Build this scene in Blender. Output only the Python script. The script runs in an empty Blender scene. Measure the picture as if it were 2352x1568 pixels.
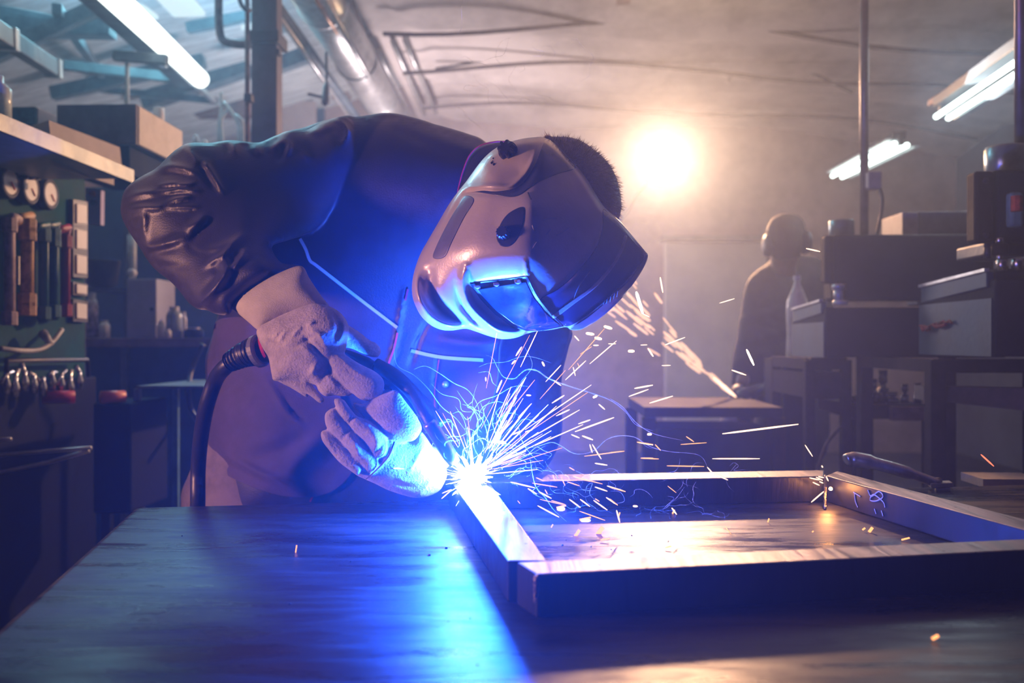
import bpy, bmesh, math, random
import numpy as np
from mathutils import Vector, Matrix, geometry
random.seed(7); RNG = np.random.RandomState(5)
SC = bpy.context.scene; COL = SC.collection; PI = math.pi

# ------------------------------------------------------------------ camera, light, exposure
F = 1975.0; CX = 1176.0; CY = 784.0; CAMZ = 1.155; TZ = 0.85          # focal length in px, eye height, table height
cam_d = bpy.data.cameras.new('camera'); cam = bpy.data.objects.new('camera', cam_d); COL.objects.link(cam)
cam.location = (0, 0, CAMZ); cam.rotation_euler = (PI/2, 0, 0)
cam_d.sensor_width = 36; cam_d.lens = 36*F/2352; cam_d.clip_start = .02
cam_d.dof.use_dof = True; cam_d.dof.focus_distance = 1.46; cam_d.dof.aperture_fstop = 3.2
SC.camera = cam
SC.view_settings.view_transform = 'Standard'; SC.view_settings.look = 'None'
SC.view_settings.gamma = 1; SC.view_settings.use_curve_mapping = False; SC.view_settings.exposure = 0.0
cy = SC.cycles
cy.max_bounces = 5; cy.diffuse_bounces = 2; cy.glossy_bounces = 3; cy.transmission_bounces = 4; cy.transparent_max_bounces = 12
cy.volume_bounces = 0; cy.sample_clamp_indirect = 3; cy.sample_clamp_direct = 30; cy.use_denoising = True; cy.adaptive_threshold = .03
cy.caustics_reflective = False; cy.caustics_refractive = False

def P(px, py, d):                                                       # photo pixel at a distance -> point in the room
    return Vector(((px-CX)/F*d, d, CAMZ-(py-CY)/F*d))

world = bpy.data.worlds.new('world'); SC.world = world; world.use_nodes = True
wn = world.node_tree; wn.nodes.clear()
wo = wn.nodes.new('ShaderNodeOutputWorld'); wb = wn.nodes.new('ShaderNodeBackground')
wb.inputs[0].default_value = (.03, .06, .30, 1); wb.inputs[1].default_value = .03
wv = wn.nodes.new('ShaderNodeVolumeScatter')
wv.inputs['Color'].default_value = (.66, .80, 1, 1); wv.inputs['Density'].default_value = .030; wv.inputs['Anisotropy'].default_value = .7
wn.links.new(wb.outputs[0], wo.inputs[0]); wn.links.new(wv.outputs[0], wo.inputs[1])

def lamp(kind, name, loc, color, power, size=.05, target=None, **kw):
    l = bpy.data.lights.new(name, kind); o = bpy.data.objects.new(name, l); COL.objects.link(o)
    o.location = loc; l.color = color; l.energy = power
    if kind in ('POINT', 'SPOT'): l.shadow_soft_size = size
    if kind == 'AREA': l.size = size
    for k, v in kw.items(): setattr(l, k, v)
    if target is not None: o.rotation_euler = (Vector(target)-Vector(loc)).to_track_quat('-Z', 'Y').to_euler()
    return o
ARC = P(1085, 1097, 1.485)
LAMP = P(1518, 375, 6.0)
lamp('POINT', 'arc_light', ARC+Vector((0, -.022, .024)), (.010, .095, 1.0), 140, .010)
lamp('SPOT', 'flood_light', LAMP+Vector((0, -.12, 0)), (1.0, .54, .29), 580, .08, target=(-.1, 0, 1.5), spot_size=2.4, spot_blend=1)
lamp('SPOT', 'work_light_left', (-1.75, .84, 1.14), (1.0, .48, .34), 105, .09, target=(-.28, 1.45, 1.15), spot_size=1.35, spot_blend=.8)
lamp('AREA', 'skylight_daylight', P(330, -260, 4.9), (.30, .80, 1.0), 230, 1.6, target=(-1.5, 3.3, 1.2))
lamp('POINT', 'added_hall_fill', (-.75, 7.4, 2.1), (.92, .80, .86), 120, .25)  # unseen fill lamp added behind the welder to brighten the hall
lamp('AREA', 'tube_light_right', P(2240, 190, 4.0), (.75, .9, 1.0), 7, .5, target=P(2200, 900, 3.0))

# ------------------------------------------------------------------ materials
MATS = {}
def mk(name, col, rough=.6, metal=0.0, var=.25, scale=9.0, bump=.08, bscale=60.0, spec=.5, col2=None, sheen=0, coat=0, stretch=None,
       emit=None, estr=0, alpha=None, trans=0):
    if name in MATS: return MATS[name]
    m = bpy.data.materials.new(name); m.use_nodes = True; nt = m.node_tree; N = nt.nodes; L = nt.links
    b = N['Principled BSDF']; tc = N.new('ShaderNodeTexCoord'); mp = N.new('ShaderNodeMapping'); L.new(tc.outputs['Object'], mp.inputs[0])
    if stretch: mp.inputs['Scale'].default_value = stretch
    n1 = N.new('ShaderNodeTexNoise'); n1.inputs['Scale'].default_value = scale; n1.inputs['Detail'].default_value = 6; n1.inputs['Roughness'].default_value = .65
    L.new(mp.outputs[0], n1.inputs['Vector'])
    cr = N.new('ShaderNodeValToRGB'); c2 = col2 or tuple(c*(1-var*1.6) for c in col); c1 = tuple(min(1, c*(1+var*.5)) for c in col)
    cr.color_ramp.elements[0].position = .32; cr.color_ramp.elements[0].color = (*c2, 1)
    cr.color_ramp.elements[1].position = .62; cr.color_ramp.elements[1].color = (*c1, 1)
    L.new(n1.outputs['Fac'], cr.inputs[0]); L.new(cr.outputs[0], b.inputs['Base Color'])
    b.inputs['Roughness'].default_value = rough; b.inputs['Metallic'].default_value = metal; b.inputs['Specular IOR Level'].default_value = spec
    rr = N.new('ShaderNodeMapRange'); rr.inputs['To Min'].default_value = max(0, rough*.75); rr.inputs['To Max'].default_value = min(1, rough*1.3)
    L.new(n1.outputs['Fac'], rr.inputs['Value']); L.new(rr.outputs[0], b.inputs['Roughness'])
    if bump:
        n2 = N.new('ShaderNodeTexNoise'); n2.inputs['Scale'].default_value = bscale; n2.inputs['Detail'].default_value = 5
        L.new(mp.outputs[0], n2.inputs['Vector'])
        bp = N.new('ShaderNodeBump'); bp.inputs['Strength'].default_value = bump; bp.inputs['Distance'].default_value = .01
        L.new(n2.outputs['Fac'], bp.inputs['Height']); L.new(bp.outputs[0], b.inputs['Normal'])
    if sheen: b.inputs['Sheen Weight'].default_value = sheen; b.inputs['Sheen Roughness'].default_value = .4
    if coat: b.inputs['Coat Weight'].default_value = coat; b.inputs['Coat Roughness'].default_value = .08
    if emit: b.inputs['Emission Color'].default_value = (*emit, 1); b.inputs['Emission Strength'].default_value = estr
    if alpha is not None: b.inputs['Alpha'].default_value = alpha
    if trans: b.inputs['Transmission Weight'].default_value = trans
    MATS[name] = m; return m
def glow(name, col, strength, sample=False):
    if name in MATS: return MATS[name]
    m = bpy.data.materials.new(name); m.use_nodes = True; nt = m.node_tree; nt.nodes.clear()
    o = nt.nodes.new('ShaderNodeOutputMaterial'); e = nt.nodes.new('ShaderNodeEmission')
    e.inputs[0].default_value = (*col, 1); e.inputs[1].default_value = strength; nt.links.new(e.outputs[0], o.inputs[0])
    m.cycles.emission_sampling = 'FRONT_BACK' if sample else 'NONE'
    MATS[name] = m; return m

# ------------------------------------------------------------------ objects
def tag(o, label=None, cat=None, group=None, kind=None):
    if label: o['label'] = label
    if cat: o['category'] = cat
    if group: o['group'] = group
    if kind: o['kind'] = kind
    return o
def link(name, me, mat, parent=None, smooth=True):
    o = bpy.data.objects.new(name, me); COL.objects.link(o)
    if mat: me.materials.append(mat)
    if smooth: me.polygons.foreach_set('use_smooth', [True]*len(me.polygons))
    if parent is not None:
        o.parent = parent; o.matrix_parent_inverse = Matrix.Identity(4)
        w = Vector((0, 0, 0)); p = parent
        while p is not None: w += Vector(p.location); p = p.parent
        o.location = -w                                                # meshes are written in room coordinates
    return o
def thing(name, label, cat, loc=(0, 0, 0), group=None):
    o = bpy.data.objects.new(name, None); COL.objects.link(o); o.location = loc; o.empty_display_size = .05
    return tag(o, label, cat, group)
def bm_obj(name, bm, mat, parent=None, smooth=False, bevel=0, origin=False):
    bmesh.ops.recalc_face_normals(bm, faces=bm.faces[:])
    me = bpy.data.meshes.new(name); bm.to_mesh(me); bm.free()
    o = link(name, me, mat, parent, smooth)
    if bevel:
        md = o.modifiers.new('edge', 'BEVEL'); md.width = bevel; md.segments = 2; md.limit_method = 'ANGLE'
    return o
def NB(): return bmesh.new()
def quad_prism(bm, pts8):
    v = [bm.verts.new(p) for p in pts8]
    for f in ((0, 1, 2, 3), (4, 7, 6, 5), (0, 4, 5, 1), (1, 5, 6, 2), (2, 6, 7, 3), (3, 7, 4, 0)): bm.faces.new([v[i] for i in f])
ALPHA = math.radians(-1.74)                                             # the room is turned a little against the camera
def box(bm, x, y, z0, z1, wx, wy, rot=ALPHA):
    c, s = math.cos(rot), math.sin(rot)
    q = lambda a, b, z: (x+a*c-b*s, y+a*s+b*c, z)
    quad_prism(bm, [q(0, 0, z0), q(wx, 0, z0), q(wx, wy, z0), q(0, wy, z0), q(0, 0, z1), q(wx, 0, z1), q(wx, wy, z1), q(0, wy, z1)])
def pbox(bm, x0, y0, x1, y1, d, t):                                     # a box whose near face is seen between two pixels at distance d
    a = P(x0, y1, d); b = P(x1, y0, d); box(bm, a.x, d, a.z, b.z, b.x-a.x, t)
def bar(bm, a, b, w, h=None, up=Vector((0, 0, 1))):
    a = Vector(a); b = Vector(b); h = h or w; t = (b-a).normalized()
    if abs(t.dot(up)) > .95: up = Vector((0, 1, 0))
    s = t.cross(up).normalized()*w/2; u = s.cross(t).normalized()*h/2
    quad_prism(bm, [a-s-u, a+s-u, a+s+u, a-s+u, b-s-u, b+s-u, b+s+u, b-s+u])
def tube(bm, pts, r, n=12, cap=True, squash=None):
    pts = [Vector(p) for p in pts]; rs = r if isinstance(r, (list, tuple)) else [r]*len(pts)
    rings = []; ref = None
    for i, p in enumerate(pts):
        t = (pts[min(i+1, len(pts)-1)]-pts[max(i-1, 0)]).normalized()
        if ref is None: ref = Vector((0, 0, 1)) if abs(t.z) < .9 else Vector((1, 0, 0))
        s = t.cross(ref).normalized(); u = s.cross(t).normalized(); ref = u
        rings.append([bm.verts.new(p+(s*math.cos(2*PI*k/n)+u*math.sin(2*PI*k/n))*rs[i]) for k in range(n)])
    for a, b in zip(rings, rings[1:]):
        for k in range(n): bm.faces.new((a[k], a[(k+1) % n], b[(k+1) % n], b[k]))
    if cap: bm.faces.new(rings[0][::-1]); bm.faces.new(rings[-1])
def spline(pts, k=6, closed=False):
    P_ = [np.array(p, float) for p in pts]; n = len(P_); out = []
    rng = range(n) if closed else range(n-1)
    for i in rng:
        p0 = P_[(i-1) % n] if closed or i > 0 else P_[0]; p1 = P_[i]; p2 = P_[(i+1) % n]
        p3 = P_[(i+2) % n] if closed or i+2 < n else P_[n-1]
        for j in range(k):
            t = j/k
            out.append(.5*((2*p1)+(-p0+p2)*t+(2*p0-5*p1+4*p2-p3)*t*t+(-p0+3*p1-3*p2+p3)*t**3))
    if not closed: out.append(P_[-1])
    return out
def lathe(bm, base, axis, prof, n=24):                                  # prof: (distance along axis, radius)
    axis = Vector(axis).normalized(); ref = Vector((0, 0, 1)) if abs(axis.z) < .9 else Vector((1, 0, 0))
    s = axis.cross(ref).normalized(); u = s.cross(axis).normalized(); rings = []
    for a, r in prof:
        rings.append([bm.verts.new(Vector(base)+axis*a+(s*math.cos(2*PI*k/n)+u*math.sin(2*PI*k/n))*max(r, 1e-4)) for k in range(n)])
    for a, b in zip(rings, rings[1:]):
        for k in range(n): bm.faces.new((a[k], a[(k+1) % n], b[(k+1) % n], b[k]))
    bm.faces.new(rings[0][::-1]); bm.faces.new(rings[-1])

# soft bodies: a closed rounded volume from an outline, a distance field and folds
def cv(pts, x0, y0, s): return [(x0+p[0]/s, y0+p[1]/s)+tuple(p[2:]) for p in pts]
def rbf(ctrl):
    c = np.array(ctrl, float)
    if len(c) == 1: return lambda q: np.full(len(q), c[0, 2])
    X = c[:, :2]/100; n = len(c)
    def ph(r): return np.where(r > 1e-9, r*r*np.log(r+1e-12), 0)
    if n < 4:
        m = X.mean(0); z0 = c[:, 2].mean(); Y = X-m; w = np.linalg.solve(Y.T@Y+np.eye(2)*.15, Y.T@(c[:, 2]-z0))
        return lambda q: z0+(np.asarray(q)/100-m)@w
    K = ph(np.linalg.norm(X[:, None]-X[None], axis=2))+np.eye(n)*.02; A = np.zeros((n+3, n+3)); A[:n, :n] = K
    A[:n, n] = 1; A[:n, n+1:] = X; A[n, :n] = 1; A[n+1:, :n] = X.T
    w = np.linalg.solve(A, np.r_[c[:, 2], 0, 0, 0])
    def f(q):
        q = np.asarray(q, float)/100
        return ph(np.linalg.norm(q[:, None]-X[None], axis=2))@w[:n]+w[n]+q@w[n+1:]
    return f
def segdist(q, poly, closed=True):
    a = np.asarray(poly, float); b = np.roll(a, -1, 0) if closed else a[1:]; a = a if closed else a[:-1]
    q = np.asarray(q, float); best = np.full(len(q), 1e9); u = np.zeros(len(q)); L = np.linalg.norm(b-a, axis=1); cum = np.r_[0, np.cumsum(L)]
    for i in range(len(a)):
        ab = b[i]-a[i]; t = np.clip(((q-a[i])@ab)/max(ab@ab, 1e-9), 0, 1); dd = np.linalg.norm(q-(a[i]+t[:, None]*ab), axis=1)
        m = dd < best; best[m] = dd[m]; u[m] = (cum[i]+t[m]*L[i])/max(cum[-1], 1e-9)
    return best, u
def inside(q, poly):
    a = np.asarray(poly, float); b = np.roll(a, -1, 0); q = np.asarray(q, float); c = np.zeros(len(q), bool)
    for (x1, y1), (x2, y2) in zip(a, b):
        if y1 == y2: continue
        m = ((y1 > q[:, 1]) != (y2 > q[:, 1])) & (q[:, 0] < (x2-x1)*(q[:, 1]-y1)/(y2-y1)+x1); c ^= m
    return c
def folds(q, strokes):
    h = np.zeros(len(q))
    for s in strokes:
        pts, w, a = s[:3]; pl = spline(pts, 5) if len(pts) > 2 else pts
        dd, u = segdist(q, pl, False)
        h += a*np.exp(-(dd/w)**2)*np.sqrt(np.clip(np.sin(PI*np.clip(u, .02, .98)), 0, 1))
    return h
def outline(poly, step, smooth=True):
    pl = spline(poly, 6, True) if smooth else [np.array(p, float) for p in poly]
    out = []; n = len(pl)
    acc = 0
    for i in range(n):
        a = pl[i]; b = pl[(i+1) % n]; L = np.linalg.norm(b-a); t = acc
        while t < L: out.append(a+(b-a)*t/max(L, 1e-9)); t += step
        acc = t-L
    return np.array([p[:2] for p in out])
def triangulate(bd, step, rings=(1.2, 4)):
    mn = bd.min(0); mx = bd.max(0)
    gx, gy = np.meshgrid(np.arange(mn[0], mx[0], step), np.arange(mn[1], mx[1], step*.87)); gx = gx+(np.arange(gx.shape[0]) % 2)[:, None]*step/2
    g = np.c_[gx.ravel(), gy.ravel()]; g = g[inside(g, bd)]; dd, _ = segdist(g, bd); g = g[dd > step*.7+(max(rings) if rings else 0)*.5]
    ex = []
    tg = np.roll(bd, -1, 0)-np.roll(bd, 1, 0); nrm = np.c_[-tg[:, 1], tg[:, 0]]/np.maximum(np.linalg.norm(tg, axis=1), 1e-9)[:, None]
    for r in rings:
        for sg in (1, -1):
            c = bd+nrm*r*sg; m = inside(c, bd); c = c[m]
            if len(c): dd, _ = segdist(c, bd); ex.append(c[dd > r*.8])
    pts = np.vstack([bd, g]+ex); nb = len(bd)
    r = geometry.delaunay_2d_cdt([Vector(p) for p in pts], [(i, (i+1) % nb) for i in range(nb)], [], 1, 1e-4)
    v = np.array([tuple(p) for p in r[0]]); f = [tuple(t) for t in r[2]]
    dd, _ = segdist(v, bd); return v, f, dd
def soft(bm, poly, ctrl, thick, R, strokes=(), step=8, back=1.0, smooth=True, rough=0, rscale=40, hfun=None, power=.5):
    bd = outline(poly, step*.8, smooth); v, f, dd = triangulate(bd, step)
    df = ctrl if callable(ctrl) else rbf(ctrl); mid = df(v); t = np.clip(dd/R, 0, 1); prof = (1-(1-t)**2)**power
    u = prof*prof; E = np.array(sorted({tuple(sorted(e)) for t3 in f for e in ((t3[0], t3[1]), (t3[1], t3[2]), (t3[2], t3[0]))})); fix = dd < 5; deg = np.zeros(len(v)); np.add.at(deg, E[:, 0], 1); np.add.at(deg, E[:, 1], 1)
    for _ in range(14):
        a_ = np.zeros(len(v)); np.add.at(a_, E[:, 0], u[E[:, 1]]); np.add.at(a_, E[:, 1], u[E[:, 0]]); u = np.where(fix, u, .35*u+.65*a_/np.maximum(deg, 1))
    h = thick*np.sqrt(np.maximum(u, 0)); fade = np.clip(dd/10, 0, 1); top = h+(folds(v, strokes) if strokes else 0)*fade
    if rough:
        s = np.zeros(len(v))
        for k in range(6):
            an = RNG.rand()*PI; fr = (1+k*.6)/rscale*2; s += np.sin((v[:, 0]*math.cos(an)+v[:, 1]*math.sin(an))*fr*PI+RNG.rand()*9+2*np.sin(v[:, 1]/rscale+k))/(1+k*.5)
        top += s*rough*fade
    edge = dd < .3; idf = []; idb = []
    for i in range(len(v)):
        fv = bm.verts.new(P(v[i, 0], v[i, 1], mid[i]-(0 if edge[i] else top[i]))); idf.append(fv)
        idb.append(fv if edge[i] else bm.verts.new(P(v[i, 0], v[i, 1], mid[i]+h[i]*back)))
    for t3 in f:
        a = [idf[i] for i in t3]; b = [idb[i] for i in t3][::-1]
        try: bm.faces.new(a)
        except ValueError: pass
        if any(idb[i] is not idf[i] for i in t3):
            try: bm.faces.new(b)
            except ValueError: pass
    return v, top
def remesh(o, vox, it=2):
    r = o.modifiers.new('join', 'REMESH'); r.mode = 'VOXEL'; r.voxel_size = vox; r.use_smooth_shade = True
    s = o.modifiers.new('relax', 'SMOOTH'); s.factor = .5; s.iterations = it
def skin_body(name, mat, nodes, edges, parent=None, sub=2):
    me = bpy.data.meshes.new(name); me.from_pydata([n[0] for n in nodes], edges, []); o = link(name, me, mat, parent, False)
    sk = o.modifiers.new('skin', 'SKIN'); sk.use_smooth_shade = True
    for i, n in enumerate(nodes):
        r = n[1]; me.skin_vertices[0].data[i].radius = (r, r) if not isinstance(r, tuple) else r
    me.skin_vertices[0].data[0].use_root = True
    sb = o.modifiers.new('sub', 'SUBSURF'); sb.levels = sb.render_levels = sub
    return o
# ------------------------------------------------------------------ the setting
def struct(name, bm, m, **k):
    o = bm_obj(name, bm, m, **k); return tag(o, kind='structure')
CEIL = 3.45; BACK = 9.2
m_floor = mk('floor concrete', (.10, .10, .11), .6, var=.4, scale=3)
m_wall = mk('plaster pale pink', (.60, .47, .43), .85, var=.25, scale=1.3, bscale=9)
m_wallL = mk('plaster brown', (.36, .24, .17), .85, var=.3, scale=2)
m_ceil = mk('ceiling board', (.66, .58, .54), .8, var=.3, scale=1.2, bscale=6)
m_steel_blue = mk('painted steel grey blue', (.13, .17, .20), .5, var=.3)
m_dark = mk('dark painted steel', (.035, .04, .05), .45, var=.3)
m_galv = mk('galvanised steel', (.62, .62, .60), .33, .55, var=.2, scale=14)
m_rust = mk('rusty pipe steel', (.16, .10, .08), .6, .2, var=.5, scale=20)
bm = NB(); box(bm, -4.6, -1.2, -.05, 0, 9.6, 10.8); struct('floor', bm, m_floor)
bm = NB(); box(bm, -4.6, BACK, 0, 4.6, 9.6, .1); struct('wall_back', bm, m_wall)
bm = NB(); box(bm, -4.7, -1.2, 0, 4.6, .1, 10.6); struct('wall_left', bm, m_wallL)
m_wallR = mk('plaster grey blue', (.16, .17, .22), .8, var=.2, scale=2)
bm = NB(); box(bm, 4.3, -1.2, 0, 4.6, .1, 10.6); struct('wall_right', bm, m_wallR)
# ceiling: flat membrane over the middle and right, a pitched sheet roof over the left bay
bm = NB()
nx, ny = 30, 24; grid = []
for j in range(ny+1):
    row = []
    for i in range(nx+1):
        X = -1.25+5.9*i/nx; Y = -1.2+10.5*j/ny
        sag = .07*math.sin(Y*2*PI/1.3)*(1 if X > -1 else .2)+.05*math.sin(X*1.7+Y*.4)-.10*max(0, X-1.5)
        row.append(bm.verts.new((X+.0304*Y, Y, CEIL+sag)))
    grid.append(row)
for j in range(ny):
    for i in range(nx): bm.faces.new((grid[j][i], grid[j][i+1], grid[j+1][i+1], grid[j+1][i]))
o = struct('ceiling', bm, m_ceil, smooth=True)
m_sheet = mk('pale roof sheet', (.78, .84, .84), .6, var=.25, scale=3, stretch=(1, 6, 1))
bm = NB()
quad_prism(bm, [(-4.7, -1.2, 2.9), (-1.2, -1.2, 3.9), (-1.0, 9.3, 3.9), (-4.5, 9.3, 2.9), (-4.7, -1.2, 2.95), (-1.2, -1.2, 3.95), (-1.0, 9.3, 3.95), (-4.5, 9.3, 2.95)])
tag(bm_obj('ceiling_left', bm, m_sheet), kind='structure')
bm = NB()
for (x0, y0, x1, y1, d) in ((330, -30, 455, 42, 5.2), (455, 48, 560, 95, 6.0)): pass
# purlins, rafters and struts of the left bay
def beam(name, x1, y1, d1, x2, y2, d2, w, h, m): 
    b = NB(); bar(b, P(x1, y1, d1), P(x2, y2, d2), w, h); return tag(bm_obj(name, b, m, bevel=.004), kind='structure')
m_beam = mk('roof beam paint', (.16, .20, .22), .6, var=.3)
for i, a in enumerate([(-60, 62, 5.0, 260, 66, 5.0, .10, .10), (-60, 150, 4.6, 345, -40, 4.8, .06, .08), (-60, 20, 5.2, 190, 66, 5.2, .05, .09), (120, 215, 6.6, 470, 140, 6.6, .08, .10),
                       (150, 150, 5.6, 420, 182, 5.6, .05, .06), (330, 235, 7.4, 575, 150, 7.4, .14, .14), (262, 128, 4.4, 385, 138, 4.4, .04, .05),
                       (230, 205, 7.0, 500, 232, 7.0, .05, .05), (575, 175, 7.0, 720, 120, 7.0, .10, .12), (430, 65, 5.8, 580, 35, 5.8, .06, .07), (130, 20, 4.6, 245, 190, 6.9, .05, .06)]):
    beam('trim_%d' % (i+1), *a, m_beam)
m_seam = mk('ceiling batten', (.20, .16, .15), .7)
for i, (y, d) in enumerate(((-8, 6.1), (78, 7.0), (170, 8.2))):
    b = NB(); pts = [Vector((x+.0304*d, d, CEIL-.07+.05*math.sin(x*1.9+i)-.10*max(0, x-1.5))) for x in np.linspace(-1.1, 4.2, 24)]
    tube(b, pts, .016, 6); tag(bm_obj('trim_%d' % (20+i), b, m_seam, smooth=True), kind='structure')
b = NB(); bar(b, P(1437, -30, 5.6), P(1385, 205, 8.6), .09, .07); tag(bm_obj('trim_30', b, mk('warm batten', (.40, .28, .24), .6)), kind='structure')
# pale skylight sheets in the left roof
m_sky = glow('skylight sheet', (.72, .85, .88), .95)
for i, q in enumerate(([(330, -30), (415, -30), (470, 38), (400, 40)], [(545, 50), (575, 40), (578, 68), (552, 70)], [(300, 10), (330, 20), (362, 45), (335, 42)])):
    b = NB(); d = (5.0, 6.6, 5.2)[i]; vs = [P(x, y, d+.05*k) for k, (x, y) in enumerate(q)]; quad_prism(b, vs+[v+Vector((0, .02, .03)) for v in vs])
    tag(bm_obj('window_%d' % (i+1), b, m_sky), kind='structure')
# back wall relief: panels, door and ledge
bm = NB(); pbox(bm, 1528, 556, 1760, 1100, 8.8, .12); tag(bm_obj('door_1', bm, mk('pale sliding door', (.85, .78, .66), .6, var=.1, scale=2), bevel=.01), kind='structure')
bm = NB(); pbox(bm, 1520, 541, 1770, 552, 8.55, .2); tag(bm_obj('trim_31', bm, mk('door rail', (.35, .33, .30), .4, .5)), kind='structure')
for i, (x, w) in enumerate(((1500, 5), (1662, 4), (1340, 5), (728, 14), (905, 8))):
    bm = NB(); pbox(bm, x, 180 if x < 1000 else 300, x+w, 1150, 9.05, .1); tag(bm_obj('trim_%d' % (32+i), bm, m_steel_blue), kind='structure')
bm = NB(); pbox(bm, 636, 212, 800, 222, 8.8, .15); tag(bm_obj('trim_40', bm, m_wall), kind='structure')
bm = NB(); pbox(bm, 640, 232, 722, 420, 8.7, .1); tag(bm_obj('wall_lit_patch', bm, mk('wall lit pink', (.62, .52, .48), .6, var=.08)), kind='structure')  # piece of back wall with the warm light put into its colour
bm = NB(); pbox(bm, 380, 215, 575, 262, 8.2, .2); tag(bm_obj('trim_41', bm, mk('brown lintel', (.30, .17, .12), .7)), kind='structure')

# steel column with its pipes
t = thing('steel_column', 'grey painted steel column rising behind the bent welder', 'column', (P(605, 0, 4.2).x, 4.2, 0))
bm = NB()
a = P(577, 0, 4.2); b_ = P(636, 0, 4.2); bar(bm, ((a.x+b_.x)/2, 4.25, 0), ((a.x+b_.x)/2, 4.25, 4.3), b_.x-a.x, .10)
bm_obj('post', bm, mk('column paint', (.07, .06, .08), .5, var=.3), t, bevel=.004)
bm = NB(); pbox(bm, 572, 68, 640, 96, 4.17, .16); bm_obj('clamp_band', bm, m_dark, t, bevel=.004)
bm = NB(); pbox(bm, 632, 112, 642, 124, 4.16, .04); bm_obj('bolt', bm, m_dark, t)
t = thing('riser_pipe', 'rusty vertical pipe clipped to left side of steel column', 'pipe', (P(568, 0, 4.1).x, 4.1, 0))
bm = NB(); tube(bm, [P(568, -300, 4.1), P(568, 1300, 4.1)], .012); bm_obj('pipe_run', bm, m_rust, t, smooth=True)
bm = NB(); pbox(bm, 560, 215, 577, 232, 4.08, .04); bm_obj('pipe_clip', bm, m_dark, t)
bm = NB(); tube(bm, spline([P(500, -200, 4.1), P(502, 0, 4.1), P(503, 60, 4.1), P(512, 92, 4.1), P(540, 101, 4.1), P(577, 103, 4.12)], 6), .019, 14)
tag(bm_obj('elbow_pipe', bm, m_rust, smooth=True), 'brown bent pipe turning into steel column at top', 'pipe')
bm = NB(); tube(bm, spline([P(545, -30, 4.05), P(552, 5, 4.05), P(562, 20, 4.05), P(575, 24, 4.08)], 5), .010, 8)
tag(bm_obj('short_conduit', bm, m_dark, smooth=True), 'thin dark curved conduit at top left of steel column', 'conduit')
# ventilation duct and pipes running back under the ceiling
t = thing('ventilation_duct', 'large round galvanised duct running back under the ceiling', 'duct', (-1.14, 5.15, 3.2))
A, B = P(688, -80, 4.7), P(893, 262, 8.0)
bm = NB(); tube(bm, [A, A.lerp(B, .33), A.lerp(B, .66), B], .15, 28); bm_obj('duct_body', bm, m_galv, t, smooth=True)
for k in (.16, .5, .82, 1.0):
    bm = NB(); c = A.lerp(B, k); tube(bm, [c, c+(B-A).normalized()*.04], .160, 28); bm_obj('joint_band', bm, m_galv, t, smooth=True)
for nm, lab, x1, y1, d1, x2, y2, d2, r, mm in (
        ('flue_pipe', 'dark round pipe above the right side of large duct', 772, -60, 4.9, 832, 108, 6.3, .055, mk('brown pipe', (.14, .11, .10), .6)),
        ('copper_pipe', 'thin orange brown pipe along the large duct', 726, 2, 4.7, 790, 100, 5.7, .012, mk('copper pipe', (.6, .33, .18), .4, .7)),
        ('water_pipe', 'pale thin pipe directly right of large duct', 742, -10, 4.6, 905, 275, 8.1, .016, m_galv),
        ('cable_tray', 'dark slanted cable tray between steel column and duct', 638, 20, 4.6, 830, 285, 8.0, .035, m_steel_blue),
        ('gas_pipe', 'pale slanted pipe beside the dark cable tray', 645, 44, 4.5, 800, 265, 7.6, .014, m_galv)):
    bm = NB(); tube(bm, [P(x1, y1, d1), P(x2, y2, d2)], r, 12); tag(bm_obj(nm, bm, mm, smooth=True), lab, 'pipe')
for k, (x, y, x2, y2, lab) in enumerate(((868, 118, 940, 262, 'leftmost thin conduit hanging under ceiling right of duct'), (902, 95, 975, 262, 'middle thin conduit hanging under ceiling right of duct'), (930, 90, 1000, 258, 'rightmost thin conduit hanging under ceiling right of duct'))):
    bm = NB(); tube(bm, [P(x, y, 6.6), P(x2, y2, 8.4)], .022, 10)
    tag(bm_obj('ceiling_conduit', bm, m_galv, smooth=True), lab, 'pipe', 'three conduits under the ceiling')
bm = NB(); tube(bm, spline([P(749, 120, 4.9), P(750, 180, 4.9), P(748, 215, 4.9), P(747, 243, 4.9)], 4), [.008]*6+[.018, .018, .02, .02, .024, .022, .008], 8)
tag(bm_obj('hanging_hook', bm, m_dark, smooth=True), 'dark hook hanging below slanted pipes right of column', 'hook')
bm = NB(); bar(bm, P(707, 216, 4.9), P(752, 226, 4.9), .014); tag(bm_obj('hook_bar', bm, m_dark), 'short dark bar crossing the hanging hook', 'bar')
# slack cables under the ceiling
m_cable = mk('cable rubber', (.05, .045, .05), .6)
for pts, r, lab in (([(880, 95), (1000, 74), (1200, 45), (1430, 18)], .013, 'dark cable sagging along ceiling above welder'), ([(1430, 82), (1530, 84), (1650, 60), (1750, 42), (1850, 70), (1975, 125)], .016, 'cable looping under ceiling right of the batten'),
                    ([(1000, 158), (1150, 135), (1400, 105)], .011, 'lower faint cable along ceiling above welder'), ([(1700, 118), (1790, 125), (1860, 165), (1960, 212)], .014, 'faint lower cable dropping toward right pole'),
                    ([(1760, -20), (1745, 60), (1720, 110), (1690, 150), (1672, 190)], .012, 'pale cord hanging down from ceiling above flood lamp')):
    bm = NB(); tube(bm, spline([P(x, y, 7.2) for x, y in pts], 6), r, 6); tag(bm_obj('ceiling_cable', bm, m_cable if 'pale' not in lab else m_ceil, smooth=True), lab, 'cable')
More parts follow.
